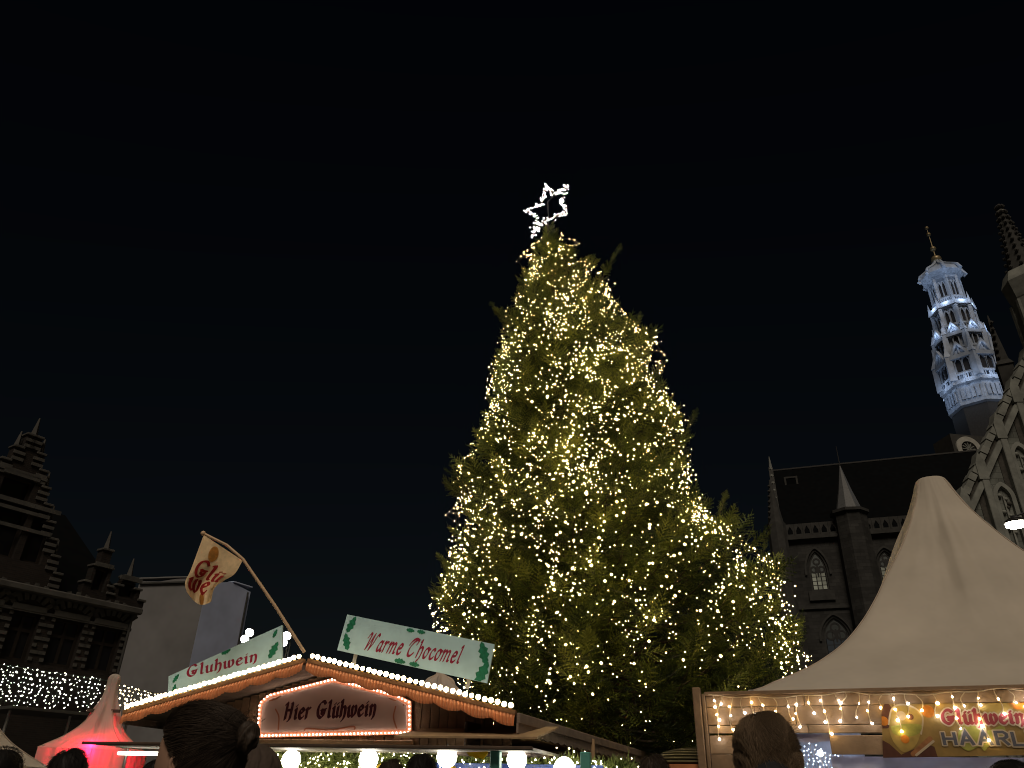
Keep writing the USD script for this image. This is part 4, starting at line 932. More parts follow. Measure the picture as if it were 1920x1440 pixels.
for gi, (pa, pb) in enumerate((((400, 1424), (742, 1424)), ((748, 1424), (1180, 1440)))):
    a, b = F1.uv(*pa, -1.1), F1.uv(*pb, -1.1)
    th = Thing('garland', lab_g[gi], 'garland', F1.pt(*((a + b) / 2), -1.1), 'garlands under the canopy')
    n = 60; t = np.linspace(0, 1, n); hang = .05 * np.abs(np.sin(t * math.pi * 4))
    ctr = np.array([F1.pt(*(a + (b - a) * tt), -1.1) - [0, 0, h] for tt, h in zip(t, hang)])
    th.add('cord', tube(ctr, .012, 4), m_cable)
    v, f = [], []
    for i in range(3600):
        c = ctr[rng.integers(n)] + F1.u * rng.normal(0, .04); d = rng.normal(0, 1, 3); d /= np.linalg.norm(d); s = np.cross(d, rng.normal(0, 1, 3)); s /= np.linalg.norm(s)
        L = rng.uniform(.08, .27); k = len(v); v += [c + s * .012, c + d * L, c - s * .012, c + d * L * .5 + np.cross(s, d) * .02]; f += [[k, k + 1, k + 3], [k + 3, k + 1, k + 2]]
    th.add('needles', trimesh.Trimesh(np.array(v), np.array(f), process=False), m_gar, kind='stuff')
    sp = rng.normal(0, 1, (260, 3)); sp /= np.linalg.norm(sp, axis=1, keepdims=True)
    th.add('lights', balls(ctr[rng.integers(0, n, 260)] + sp * rng.uniform(.1, .26, (260, 1)) + F1.n * .10, rng.uniform(.008, .017, 260), OCT), m_tiny, kind='stuff')
    for j in range(9):
        th.add('bauble', balls([ctr[int((j + .5) / 9 * n)] + [0, 0, rng.uniform(-.22, -.05)] + F1.n * .2], rng.uniform(.035, .055), ICO[2]), (m_gold, m_redb, m_blueb, m_gold)[int(rng.integers(4))], smooth=True)

def roof_sign(name, quad, d, label, text, base_px, pen, mat, leaves, posts, tall=1.0):
    q = [F1.uv(*p, d) for p in quad]
    base = F1.pt(*((q[2] + q[3]) / 2), d)
    th = Thing(name, label, 'sign', base, 'painted signs on the stall roof')
    poly = Polygon(q)
    pn = th.add('panel', F1.prism(poly, d - .03, d), m_mint)
    tx, w = pen_text(text, 1.0, *pen)
    v0, v1 = F1.uv(*base_px[0], d), F1.uv(*base_px[1], d)
    th.add('lettering', letter_on(F1, d + .001, tx, v0, v1, w, tall), mat, parent=pn)
    for (px, py, ang, px2) in leaves:
        c = F1.uv(px, py, d); L = px2 / FPX * 11.0
        g = affinity.translate(affinity.rotate(affinity.translate(holly_leaf(L), -L / 2, 0), ang, origin=(0, 0)), *c)
        th.add('holly_leaf', F1.prism(g.intersection(poly.buffer(-.005)), d + .001, d + .006), m_holly, parent=pn)
    for (pa, pb) in posts:
        a, b = F1.uv(*pa, d - .06), F1.uv(*pb, d - .06)
        th.add('strut', bar(F1.pt(*a, d - .06), F1.pt(*b, d - .06), .055, .03), m_greypaint)
roof_sign('roof_sign', [(316, 1268), (529, 1172), (529, 1247), (314, 1309)], -.45, 'mint green sign reading Gluhwein on the left slope of the stall roof', 'Gluhwein',
          ((350, 1270), (486, 1238)), (.165, .04, 30, .05, 1.12, .12), m_crimson,
          [(330, 1272, 58, 20), (327, 1292, 92, 20), (516, 1188, 70, 18), (513, 1219, 65, 36), (424, 1222, 24, 22)], [((350, 1300), (350, 1330)), ((500, 1245), (500, 1275))], .74)
roof_sign('roof_sign', [(651, 1152), (927, 1208), (913, 1281), (632, 1219)], -.45, 'mint green sign reading Warme Chocomel tilted on the right slope of the stall roof', 'Warme Chocomel',
          ((682, 1217), (862, 1244)), (.15, .035, 62, .34, .74, .08), m_crimson,
          [(659, 1171, 62, 34), (650, 1203, 105, 34), (907, 1224, 105, 42), (904, 1262, 60, 46), (770, 1182, -12, 18), (790, 1185, -12, 18), (750, 1240, -12, 24), (777, 1246, -12, 22)], [((668, 1222), (663, 1247)), ((880, 1272), (875, 1292))])
# floodlights
for (px, py, lab) in ((468, 1186, 'upper floodlight of the pair above the Gluhwein roof sign'), (459, 1199, 'lower floodlight of the pair above the Gluhwein roof sign'), (538, 1192, 'upper floodlight of the pair beside the flag pole foot'), (531, 1204, 'lower floodlight of the pair beside the flag pole foot')):
    c = F1.uv(px, py, -2.2); p = F1.pt(*c, -2.2)
    th = Thing('floodlight', lab, 'floodlight', p, 'floodlights over the stall roof')
    aim = F1.n * .8 + np.array([0, 0, -.55]) + F1.u * .15; aim /= np.linalg.norm(aim)
    th.add('housing', tube([p - aim * .10, p - aim * .015, p], [.05, .085, .09], 14), m_black)
    th.add('lens', tube([p + aim * .001, p + aim * .012], [.078, .070], 14), m_flood)
    rz = rake_v(c[0]) + .05
    th.add('bracket', tube([p - aim * .08, p - aim * .08 - F1.n * .1 + [0, 0, -.05], F1.pt(c[0], rz, -2.32)], .012, 6), m_black)
# flag
m_flag = plain('flag_cloth', (0.80, 0.60, 0.36), .8, var=.22, scale=7, trans=.3)
m_pole = plain('flag_pole_wood', (0.60, 0.42, 0.26), .5, var=.15)
m_red = plain('flag_red', (0.50, 0.035, 0.03), .7, var=.25, scale=10)
m_orng = plain('flag_orange', (0.62, 0.30, 0.06), .7, var=.3, scale=20)
fp = [F1.pt(*F1.uv(x, y, dd), dd) for x, y, dd in ((571, 1223, .03), (515, 1135, .25), (455, 1048, .5), (425, 1022, .62), (381, 1000, .78))]
flag = Thing('flag', 'cream flag with red lettering hanging from a slanted pole above the gable', 'flag', fp[0])
flag.add('pole', tube(fp, [.024, .024, .023, .022, .02], 8), m_pole, smooth=True)
flag.add('finial', balls([fp[-1]], .04, ICO[1]), m_pole)
# cloth: rows hang from the pole, gathered lower down; cs = points down the two hems in the photograph
left_h = [(382, 1003), (369, 1038), (357, 1070), (347, 1092), (350, 1110)]; right_h = [(455, 1051), (440, 1076), (418, 1090), (402, 1103), (396, 1128)]
lh = smooth_path(left_h, 8); rh = smooth_path(right_h, 8); nr = len(lh); nc = 34; V = []; Fc = []
def flag_pt(s, t, off=0.0):
    i = s * (nr - 1); l = np.array([np.interp(i, np.arange(nr), lh[:, k]) for k in (0, 1)]); r = np.array([np.interp(i, np.arange(nr), rh[:, k]) for k in (0, 1)])
    p = l + (r - l) * t + np.array([0, 14 * math.sin(math.pi * t) * s ** 3])
    base_d = .78 - .28 * t
    d = base_d + (.01 + .06 * s) * math.sin(t * 7.5 + s * 2.2) * (.5 + s) + off
    return F1.pt(*F1.uv(p[0], p[1], d), d)
for i in range(nr):
    for j in range(nc):
        V.append(flag_pt(i / (nr - 1), j / (nc - 1)))
        if i and j:
            a, b, c, d = (i - 1) * nc + j - 1, (i - 1) * nc + j, i * nc + j, i * nc + j - 1; Fc += [[a, d, c], [a, c, b]]
clo = flag.add('cloth', trimesh.Trimesh(np.array(V), np.array(Fc), process=False), m_flag, smooth=True)
def on_cloth(poly, off):
    """Drapes a flat outline (x = t across, y = s down) on the cloth."""
    ms = []
    for g in getattr(poly, 'geoms', [poly]):
        if g.geom_type != 'Polygon' or g.area < 1e-6: continue
        m = trimesh.creation.extrude_polygon(g, .001, engine='earcut'); m = m.subdivide_to_size(.06)
        ms.append(trimesh.Trimesh(np.array([flag_pt(np.clip(1 - y, 0, 1), np.clip(x, 0, 1), off) for x, y, z in m.vertices]), m.faces, process=False))
    return cat(ms)
tx, w = pen_text('Glü', 1.0, .15, .06, 40, 0, .9, .10); g1 = affinity.translate(affinity.scale(tx, .80 / w, .27, origin=(0, 0)), .12, .45)
tx, w = pen_text('we', 1.0, .15, .06, 40, 0, .9, .10); g2 = affinity.translate(affinity.scale(tx, .70 / w, .36, origin=(0, 0)), .11, .17)
flag.add('lettering', on_cloth(unary_union([g1, g2]), .006), m_red, parent=clo)
for g in (Point(.36, .85).buffer(.11), Point(.6, .08).buffer(.09)): flag.add('printed_fruit', on_cloth(g, .005), m_orng, parent=clo)

m_ysh = plain('yellow_paper', (0.70, 0.52, 0.03), .6, var=.15, trans=.4)
for (px, py, lab) in ((893, 1408, 'yellow paper pennant hanging left of the teal post under the canopy'), (456, 1408, 'yellow paper pennant beside the dark hair bun')):
    q = F1.uv(px, py, -.15); pz = [(-.14, -.02), (.16, .06), (.17, -.02), (.10, -.10), (-.10, -.06)]
    solo('pennant', F1.prism(Polygon([(q[0] + a, min(q[1] + b, vCan - .004)) for a, b in pz]), -.16, -.15), m_ysh, lab, 'pennant', 'yellow pennants')
# ------------------------------------------------------------------ right: pagoda tent, plank stall front, banner, icicle lights
m_canvas = plain('cream_canvas', (0.53, 0.475, 0.395), .7, var=.12, scale=1.1, bump=.22, bscale=4, trans=.12)
m_canvas_red = plain('white_canvas', (0.50, 0.43, 0.38), .7, var=.05, scale=1.5, trans=.24)
m_seam = plain('canvas_seam', (0.45, 0.37, 0.30), .7)
m_rope_w = plain('white_wire', (0.55, 0.42, 0.26), .5)
m_board = plain('pale_planks', (0.29, 0.19, 0.11), .6, var=.22, scale=5, bump=.25, bscale=18)
m_board2 = plain('pale_planks_b', (0.24, 0.155, 0.09), .6, var=.25, scale=6, bump=.25, bscale=22)

pag_R = []
def pagoda(name, label, ctr, half, yaw, sil, mat_c, top_r, eave_drop=.22, wrinkle=.012, seam=True, eave=None, ext=None):
    """A square peaked tent: sil = picture points of its left front ridge, from the peak down to the eave corner."""
    S_ = np.array(sil, float); S_ = np.vstack([S_[0] + [(S_[0, 0] - S_[1, 0]) * -.3, -30], S_, S_[-1] + (S_[-1] - S_[-2]) * 3]) if ext is None else np.vstack([S_[0] + [6, -30], S_, np.array(ext, float)])
    hh = np.arange(180) * math.pi / 90
    def power(s): return .15 + .85 * np.clip((s - .05) / .35, 0, 1)
    def inside(R, z, Re):                                  # does a level of this size stay within the outline seen from the square?
        p = power(R / Re); u = R / math.sqrt(2) ** p / np.maximum(np.abs(np.cos(hh)), np.abs(np.sin(hh))) ** p
        q = project(np.c_[ctr[0] + u * np.cos(hh + yaw), ctr[1] + u * np.sin(hh + yaw), np.full(180, z)])
        return (q[:, 0] >= np.interp(q[:, 1], S_[:, 1], S_[:, 0]) - .01).all()
    def largest(z, Re):
        lo, hi = .02, 8.0
        for _ in range(40):
            m_ = (lo + hi) / 2; lo, hi = (m_, hi) if inside(m_, z, Re or m_) else (lo, m_)
        return lo
    pag_R.append(0); ztop_ = P(*sil[0], ctr_y := ctr[1])[2]
    if eave: Re, ze = eave
    else: ze = P(sil[-1][0], sil[-1][1], ctr[1])[2]; Re = largest(ze, None)
    prof = [(min(largest(z, Re), Re), z) for z in np.linspace(ztop_, ze, 26)]
    prof[-1] = (Re, ze)
    prof = np.array(prof); pag_R[-1] = prof[-1, 0]; zs = np.linspace(prof[0, 1], prof[-1, 1], 48); rr = np.interp(zs, prof[::-1, 1], prof[::-1, 0])
    rr = np.convolve(np.r_[rr[0], rr[0], rr, rr[-1], rr[-1]], np.ones(5) / 5, 'valid') if len(rr) > 5 else rr
    rr[0], rr[-1] = prof[0, 0], prof[-1, 0]
    m = 192; ph = np.arange(m) * 2 * math.pi / m; V = []
    for i, (z, R) in enumerate(zip(zs, rr)):
        s = R / prof[-1, 0]; p = power(s)
        side = np.maximum(np.abs(np.cos(ph)), np.abs(np.sin(ph))) ** p            # 1 on a face's middle, .707 on a ridge
        rad = R / math.sqrt(2) ** p / side
        mid = np.exp(-(((ph + math.pi / 4) % (math.pi / 2) - math.pi / 4) / .13) ** 2)
        rad = rad * (1 - .05 * np.sin(np.clip(s, 0, 1) * math.pi) * (1 - np.abs(np.sin(2 * ph)))) + (mid * .09 * math.exp(-((s - .26) / .24) ** 2) * (1 - math.exp(-(s / .16) ** 4)) if seam else 0)
        w = wrinkle * (meshkit.fbm(np.c_[np.cos(ph) * 6 + 20, np.sin(ph) * 6 + 20, np.full(m, z * 1.5)], 3, 4) - .5) * (1 + 5 * s) + .030 * s * (meshkit.noise(np.c_[np.cos(ph) * 22 + 60, np.sin(ph) * 22 + 60, np.full(m, z * .5)], 8) - .5)
        V.append(np.c_[ctr[0] + (rad + w) * np.cos(ph + yaw), ctr[1] + (rad + w) * np.sin(ph + yaw), np.full(m, z)])
    V.append(V[-1] - [0, 0, eave_drop]); k = len(V); V = np.vstack(V); F = []
    for i in range(k - 1):
        for j in range(m):
            q = (j + 1) % m; F += [[i * m + j, (i + 1) * m + j, (i + 1) * m + q], [i * m + j, (i + 1) * m + q, i * m + q]]
    base0 = V[:m].copy(); prev = 0
    for q_, dz_ in ((.93, .03), (.80, .055), (.5, .08)):
        k0 = len(V); V = np.vstack([V, np.c_[ctr[0] + (base0[:, 0] - ctr[0]) * q_, ctr[1] + (base0[:, 1] - ctr[1]) * q_, np.full(m, zs[0] + dz_)]])
        for j in range(m): q = (j + 1) % m; F += [[k0 + j, prev + j, prev + q], [k0 + j, prev + q, k0 + q]]
        prev = k0
    c = len(V); V = np.vstack([V, [ctr[0], ctr[1], zs[0] + .09]]); F += [[c, prev + j, prev + (j + 1) % m] for j in range(m)]
    th = Thing(name, label, 'tent', (ctr[0], ctr[1], 0), None)
    body = th.add('canvas', trimesh.Trimesh(V, np.array(F), process=False), mat_c, smooth=40)
    Vr = V[:k * m].reshape(k, m, 3)
    for j in range(4):
        jj = int(m / 8 + j * m / 4) % m; o = Vr[:-1, jj] - np.array([ctr[0], ctr[1], 0]); o[:, 2] = 0; o /= np.linalg.norm(o, axis=1, keepdims=True)
        th.add('seam', tube(Vr[:-1, jj] + o * .004, .008, 5), m_seam, parent=body)
    for j in range(4):
        a = math.radians(45 + 90 * j) + yaw; q = ctr + (prof[-1, 0] - .08) * np.array([math.cos(a), math.sin(a), 0])
        th.add('pole', tube([[q[0], q[1], 0], [q[0], q[1], zs[-1] + .03]], .035, 8), m_steel)
    return th, zs[-1]
e1, e2 = [EYE + ray(*q) * (1.0 / ray(*q)[2]) for q in ((1440, 1298), (1915, 1287))]
TY4 = math.atan2(e2[1] - e1[1], e2[0] - e1[0])                       # the eave's direction
TC = P(1745, 905, 10.6); TC[2] = 0
cd = np.array([math.cos(math.radians(225) + TY4), math.sin(math.radians(225) + TY4), 0]); nn_ = np.cross(cd, [0, 0, 1.0]); r_ = ray(1398, 1298); t_ = ((TC - EYE) @ nn_) / (r_ @ nn_); TL = EYE + r_ * t_
tent, tz = pagoda('pagoda_tent', 'large cream pagoda tent with a tall blunt peak at the right edge', TC, 2.5, TY4,
    [(1716, 906), (1707, 950), (1698, 980), (1674, 1052), (1640, 1130), (1602, 1187), (1560, 1228), (1500, 1264), (1398, 1298)], m_canvas, .19, eave_drop=.05, ext=((1360, 1335), (1352, 1500)), eave=(float((TL - TC)[:2] @ cd[:2]), float(TL[2])))
print('eave yaw', math.degrees(TY4), 'R', (TL - TC) @ cd, 'z', TL[2])
F4 = Frame(TL + .10 * np.array([math.sin(TY4), -math.cos(TY4), 0]), (math.cos(TY4), math.sin(TY4)))
def f4(px, py, d=0): return F4.uv(px, py, d)
front = Thing('plank_stall', 'pale plank stall front with a service opening below the cream pagoda tent', 'market stall', F4.pt(*f4(1600, 1440), -.5) * [1, 1, 0])
u0, uo0, uo1, u1 = f4(1327, 1350)[0], f4(1480, 1395)[0], f4(1557, 1395)[0], f4(1960, 1350)[0] + .9
vt = f4(1327, 1303)[1]; vb = f4(1600, 1417)[1]; vo = f4(1500, 1378)[1]
front.add('top_rail', F4.box(u0 - .01, u1, vt - .01, vt + .03, -.06, .03, .006), m_board2)
vv = vt - .012; rows = []
hs = [.125, .19, (vt - .012 - .125 - .19) - vo - .012]
for i, h in enumerate(hs):                                            # planks across the whole front above the opening
    for (a, b) in (((u0, uo1 - .2), (uo1 - .194, u1)) if i != 1 else ((u0, uo0 + .1), (uo0 + .106, u1))):
        front.add('plank', F4.box(a, b, vv - h + .006, vv, -.03, rng.uniform(-.003, .004), .004), (m_board, m_board2)[(i + int(a > 1)) % 2])
    vv -= h
v_ = vo - .004
while v_ > .25:
    h = .19
    front.add('plank', F4.box(u0, uo0, v_ - h + .006, v_, -.03, rng.uniform(-.003, .004), .004), (m_board, m_board2)[int(rng.integers(2))])
    if v_ > vb + .02: front.add('plank', F4.box(uo1, u1, max(v_ - h + .006, vb), v_, -.03, rng.uniform(-.003, .004), .004), m_board)
    v_ -= h
front.add('corner_post', F4.box(u0 - .045, u0 - .006, 0, vt + .01, -.08, .02, .006), m_board2)
front.add('counter', F4.box(uo0 + .01, u1, 1.0, 1.05, -.6, .12, .01), m_board)
front.add('floor_panel', F4.box(uo0 + .01, u1, 0, .99, -.03, 0, .01), m_board2)
# free-standing timber post at the left
q = P(1310, 1340, 7.75)
solo('timber_post', F4.box(*(F4.uv(1302, 1340, .0)[0], F4.uv(1317, 1340, .0)[0]), 0, F4.uv(1310, 1289)[1], -.05, .03, .01), m_board2, 'rough grey brown timber post left of the plank stall corner', 'post')
# white sheet hanging under the banner
m_sheet = plain('white_sheet', (0.62, 0.58, 0.68), .7, var=.08, scale=3, bump=.2, bscale=6, trans=.45)
n = 90; us = np.linspace(uo1 - .02, u1, n); V = []; Fc = []
for i, uu in enumerate(us):
    for j, vq in enumerate((vb - .004, vb - .12, vb - .30)):
        V.append(F4.pt(uu, vq + .02 * math.sin(uu * 9) * (j > 0), -.07 + .018 * math.sin(uu * 17 + j) * (j + .3) - .10 * (j == 0) * 0))
    if i:
        for j in range(2): a = (i - 1) * 3 + j; Fc += [[a, a + 1, a + 4], [a, a + 4, a + 3]]
solo('sheet', trimesh.Trimesh(np.array(V), np.array(Fc), process=False), m_sheet, 'white cloth hanging in the opening below the fruit banner', 'cloth', smooth=True)
# curtain of cold lights in the opening
m_cold = glow('cold_bulb', (0.62, 0.78, 1.0), 9.0)
m_backcloth = plain('pale_backcloth', (0.55, 0.60, 0.75), .7)
cu = Thing('light_curtain', 'curtain of cold white lights inside the opening beside the dark haired man', 'string lights', F4.pt((uo0 + uo1) / 2, 1.2, -.9))
cu.add('cloth', F4.box(uo0 - .2, uo1 + .3, 1.1, vo + .1, -1.22, -1.2), m_backcloth)
for i in range(13):
    uu = uo0 - .1 + (uo1 - uo0 + .2) * (i + .5) / 13; v1 = vo - .09 - .05 * math.sin(i * .9); vs = np.arange(v1, v1 - .55, -.045)
    pts = np.array([F4.pt(uu + .012 * math.sin(v * 30 + i), v, -.80 + .03 * math.sin(i * 2.2)) for v in vs])
    s_ = cu.add('strand', tube(pts, .003, 3), m_rope_w)
    cu.add('bulbs', balls(pts + rng.normal(0, .008, pts.shape), .0075, OCT), m_cold, parent=s_, kind='stuff')
cu.add('valance', F4.prism(Polygon([(uo0 - .02, vo + .01), (uo1 + .02, vo + .01), (uo1 + .02, vo - .055), ((uo0 + uo1) / 2, vo - .075), (uo0 - .02, vo - .05)]), -.06, -.055), m_sheet)
m_cl = glow('cold_lamp', (.86, .88, 1.0), 30.0)
for du, dv, dd in ((.62 * (uo1 - uo0), -.14, -.72), (uo1 - uo0 + .35, -.30, -.55), (uo1 - uo0 + .95, -.32, -.5), (uo1 - uo0 + 1.6, -.32, -.5)): cu.add('lamp', balls([F4.pt(uo0 + du, vo + dv, dd)], .034, ICO[2]), m_cl, smooth=True)

# banner
m_bg = plain('banner_yellow', (0.27, 0.17, 0.05), .5, var=.35, scale=5)
m_brown = plain('banner_brown', (0.095, 0.035, 0.02), .5, var=.3, scale=9)
m_yel = plain('banner_cup_yellow', (0.36, 0.25, 0.07), .45, var=.25, scale=8)
m_amber = plain('banner_amber', (0.50, 0.17, 0.02), .45, var=.3, scale=14)
m_cream = plain('banner_cream', (0.48, 0.38, 0.26), .5, var=.15)
m_olive = plain('banner_olive', (0.30, 0.29, 0.06), .5, var=.3, scale=10)
m_bred = plain('banner_red', (0.29, 0.045, 0.05), .5, var=.1)
m_navy = plain('banner_slate', (0.10, 0.10, 0.12), .5, var=.1)
m_stick = plain('banner_cinnamon', (0.30, 0.13, 0.05), .5, var=.3, scale=20)
b00, b10, b11, b01 = f4(1656, 1421, .02), f4(1960, 1412, .02) + [.55, 0], f4(1960, 1318, .02) + [.55, 0], f4(1652, 1320, .02)
ban = Thing('banner', 'printed gluhwein banner with mug and fruit on the plank stall', 'banner', F4.pt(*((b00 + b10) / 2), .02))
bp = Polygon([b00, b10, b11, b01])
bn = ban.add('sheet', F4.prism(bp, .012, .018), m_bg)
def paint(name, poly, layer, mat): ban.add(name, F4.prism(poly.intersection(bp), .018 + .0012 * layer, .0188 + .0012 * layer), mat, parent=bn)
def pp(*pts): return [f4(x, y, .02) for x, y in pts]
mm = f4(1710, 1380, .02)[0] - f4(1700, 1380, .02)[0]; mm /= 10       # metres per picture pixel here
paint('printed_shade', Polygon(pp((1654, 1440), (1650, 1385), (1668, 1395), (1690, 1415), (1735, 1395), (1752, 1400), (1765, 1440))), 1, m_brown)
paint('printed_shade', Polygon(smooth_path(pp((1650, 1345), (1660, 1318), (1672, 1330), (1668, 1362), (1655, 1366)), 5)), 1, m_brown)
paint('printed_mug', Polygon(smooth_path(pp((1668, 1350), (1671, 1330), (1690, 1322), (1714, 1328), (1729, 1345), (1726, 1375), (1715, 1400), (1695, 1410), (1678, 1395), (1668, 1372), (1668, 1350)), 5)), 2, m_yel)
paint('printed_mug_rim', LineString(smooth_path(pp((1666, 1358), (1672, 1330), (1690, 1321), (1716, 1328), (1730, 1346), (1727, 1376)), 6)).buffer(1.6 * mm), 3, m_cream)
paint('printed_drink', Polygon(smooth_path(pp((1670, 1362), (1700, 1357), (1728, 1360), (1722, 1376), (1700, 1381), (1676, 1376), (1670, 1362)), 5)), 3, m_olive)
paint('printed_orange', Point(*f4(1740, 1334, .02)).buffer(12 * mm), 2, m_amber); paint('printed_orange', Point(*f4(1697, 1386, .02)).buffer(8 * mm), 4, m_amber)
paint('printed_orange', Point(*f4(1657, 1352, .02)).buffer(9 * mm), 3, m_amber)
paint('printed_flower', Point(*f4(1690, 1342, .02)).buffer(9 * mm), 4, m_cream); paint('printed_clove', Point(*f4(1707, 1344, .02)).buffer(6 * mm), 4, m_brown)
paint('printed_cinnamon', LineString(pp((1712, 1414), (1744, 1385))).buffer(4.5 * mm), 5, m_stick); paint('printed_cinnamon', LineString(pp((1718, 1416), (1750, 1390))).buffer(2.2 * mm), 6, m_cream)
paint('printed_apple', Point(*f4(1905, 1312, .02)).buffer(18 * mm), 2, m_amber); paint('printed_leaf', Polygon(smooth_path(pp((1835, 1330), (1870, 1312), (1900, 1325), (1875, 1345), (1835, 1330)), 5)), 2, m_yel)
tx, w = pen_text('Glühwein', 1.0, .20, .10, 50, .05, .95, .10)
p0, p1 = f4(1768, 1357, .02), f4(1924, 1347, .02); kk = np.linalg.norm(p1 - p0) / w
tq = affinity.translate(affinity.scale(tx, kk, kk * .8, origin=(0, 0)), *p0)
paint('lettering_outline', tq.buffer(2.6 * mm), 5, m_cream); paint('lettering', tq, 6, m_bred)
tx, w = stroke_text('HAARLEM', 1.0, .095, .30)
p0 = f4(1772, 1397, .02); p1 = f4(1925, 1388, .02); hcap = p0[1] - f4(1772, 1373, .02)[1]
kk = abs(hcap) * 1.0
tq = affinity.translate(affinity.scale(tx, kk * 1.38, kk, origin=(0, 0)), *p0)
star_ = Polygon(smooth_path(pp((1795, 1395), (1800, 1366), (1826, 1352), (1850, 1370), (1880, 1360), (1885, 1385), (1856, 1398), (1846, 1408), (1836, 1400), (1815, 1408), (1795, 1395)), 4))
paint('printed_leaf', star_, 4, m_olive)
paint('lettering_outline', tq.buffer(2.4 * mm), 7, m_cream); paint('lettering', tq, 8, m_navy)

# icicle lights along the top edge
m_ice_w = glow('icicle_warm', (1.0, 0.70, 0.30), 30.0); m_ice_c = glow('icicle_cool', (1.0, 0.93, 0.84), 34.0)
ice = Thing('icicle_lights', 'white icicle light cable with short hanging strands along the plank stall front', 'string lights', F4.pt(*f4(1620, 1310), .06))
uL, uR = f4(1327, 1310)[0] + .02, f4(1960, 1310)[0] + .6
us = np.linspace(uL, uR, 140); top = np.array([F4.pt(u, vt - .01 - .035 * abs(math.sin((u - uL) * 2.2)) + .008 * math.sin(u * 13), .045) for u in us])
ice.add('cable', tube(top, .0055, 5), m_rope_w)
g = np.random.default_rng(55); u = uL + .05; k = 0
spots = []
while u < uR - .1:
    if u < uL + .12: L = .46
    else: L = (.13, .22, .34, .17, .38, .26)[k % 6] * g.uniform(.75, 1.2)
    n = 8; s = np.linspace(0, 1, n); du = g.uniform(-.05, .06)
    yv = np.interp(u, us, top[:, 2])
    pts = np.array([F4.pt(u + du * t + .018 * math.sin(t * 5 + k), yv - L * t, .05 + .012 * math.sin(t * 7 + k)) for t in s])
    st = ice.add('strand', tube(pts, .0055, 4), m_rope_w)
    nb = max(1, int(L / .085)); cool = g.random() < .5
    for j in range(nb):
        p = pts[min(n - 1, int((j + 1) / nb * (n - 1)))] + F4.n * .012 + F4.u * g.normal(0, .012)
        ice.add('bulb', balls([p], g.uniform(.009, .0165), ICO[1]), m_ice_c if (cool ^ (j % 2 == 0)) else m_ice_w, parent=st)
    u += g.uniform(.085, .16); k += 1
# dark domed canopy of a stall behind, with its orange frill
m_dome = plain('olive_canopy', (0.10, 0.085, 0.035), .6, var=.3)
dc = P(1305, 1432, 10.0); dr = .5
dm = Thing('domed_canopy', 'small dark olive domed canopy with an orange frill left of the plank stall', 'canopy', (dc[0], dc[1], 0))
a = np.linspace(0, math.pi / 2, 9); dm.add('dome', lathe(dc[0], dc[1], [(dr * 1.06 * math.cos(t), dc[2] - .02 + .19 * math.sin(t)) for t in a], 24), m_dome, smooth=True)
dm.add('frill', lathe(dc[0], dc[1], [(dr * 1.02, dc[2] - .16), (dr * 1.07, dc[2] - .025)], 48), m_valance)
dm.add('pole', tube([[dc[0], dc[1], 0], [dc[0], dc[1], dc[2] + .1]], .03, 8), m_darkwood)

# ------------------------------------------------------------------ tents at the left
RC = P(215, 1272, 14.5); RC[2] = 0
red, rz = pagoda('pagoda_tent', 'small white pagoda tent glowing red inside beside the gluhwein stall', RC, 2.2, math.radians(8), [(203, 1273), (199, 1290), (190, 1312), (174, 1338), (150, 1362), (122, 1380), (66, 1404)], m_canvas_red, .13, eave_drop=.55)
red.add('red_lamp', balls([[RC[0] + .15, RC[1] - .50, rz - .02]], .08, ICO[2]), glow('red_lamp', (1.0, 0.003, 0.03), 620.0), smooth=True)
red.add('frame_bar', bar([RC[0] - .28, RC[1] - .1, rz + .62], [RC[0] + .28, RC[1] - .1, rz + .62], .05), m_darkwood)
BC = P(-50, 1300, 9.0); BC[2] = 0
pagoda('pagoda_tent', 'cream tent slope cut off by the left edge of the picture', BC, 2.1, math.radians(0), [(-60, 1262), (-70, 1290), (-92, 1322), (-135, 1352), (-182, 1379), (-242, 1402), (-318, 1426)], m_canvas, .13)
m_tgreen = plain('green_tarp', (0.05, 0.22, 0.12), .5)
# flat bright tube light and its awning left of the stall
aw = Thing('awning', 'low striped awning with a tube light left of the gluhwein stall', 'awning', P(265, 1425, 13.4) * [1, 1, 0])
a, b = P(222, 1412, 13.3), P(318, 1420, 13.1); b[2] = a[2]
aw.add('cover', bar(a + [0, .3, .10], b + [0, .3, .10], .6, .04), m_tgreen)
aw.add('tube_light', tube([a, b], .028, 8), glow('tube_light', (1.0, .97, .78), 4.0))
for q in (a, b): aw.add('pole', tube([[q[0], q[1] + .3, 0], [q[0], q[1] + .3, q[2] + .09]], .025, 8), m_steel)

GC = P(826, 1262, 17.5); GC[2] = 0
pagoda('pagoda_tent', 'small grey tent peak just below the Warme Chocomel sign', GC, 1.5, 0.0, [(818, 1264), (806, 1272), (790, 1284), (768, 1300), (740, 1318)], m_canvas_red, .10)
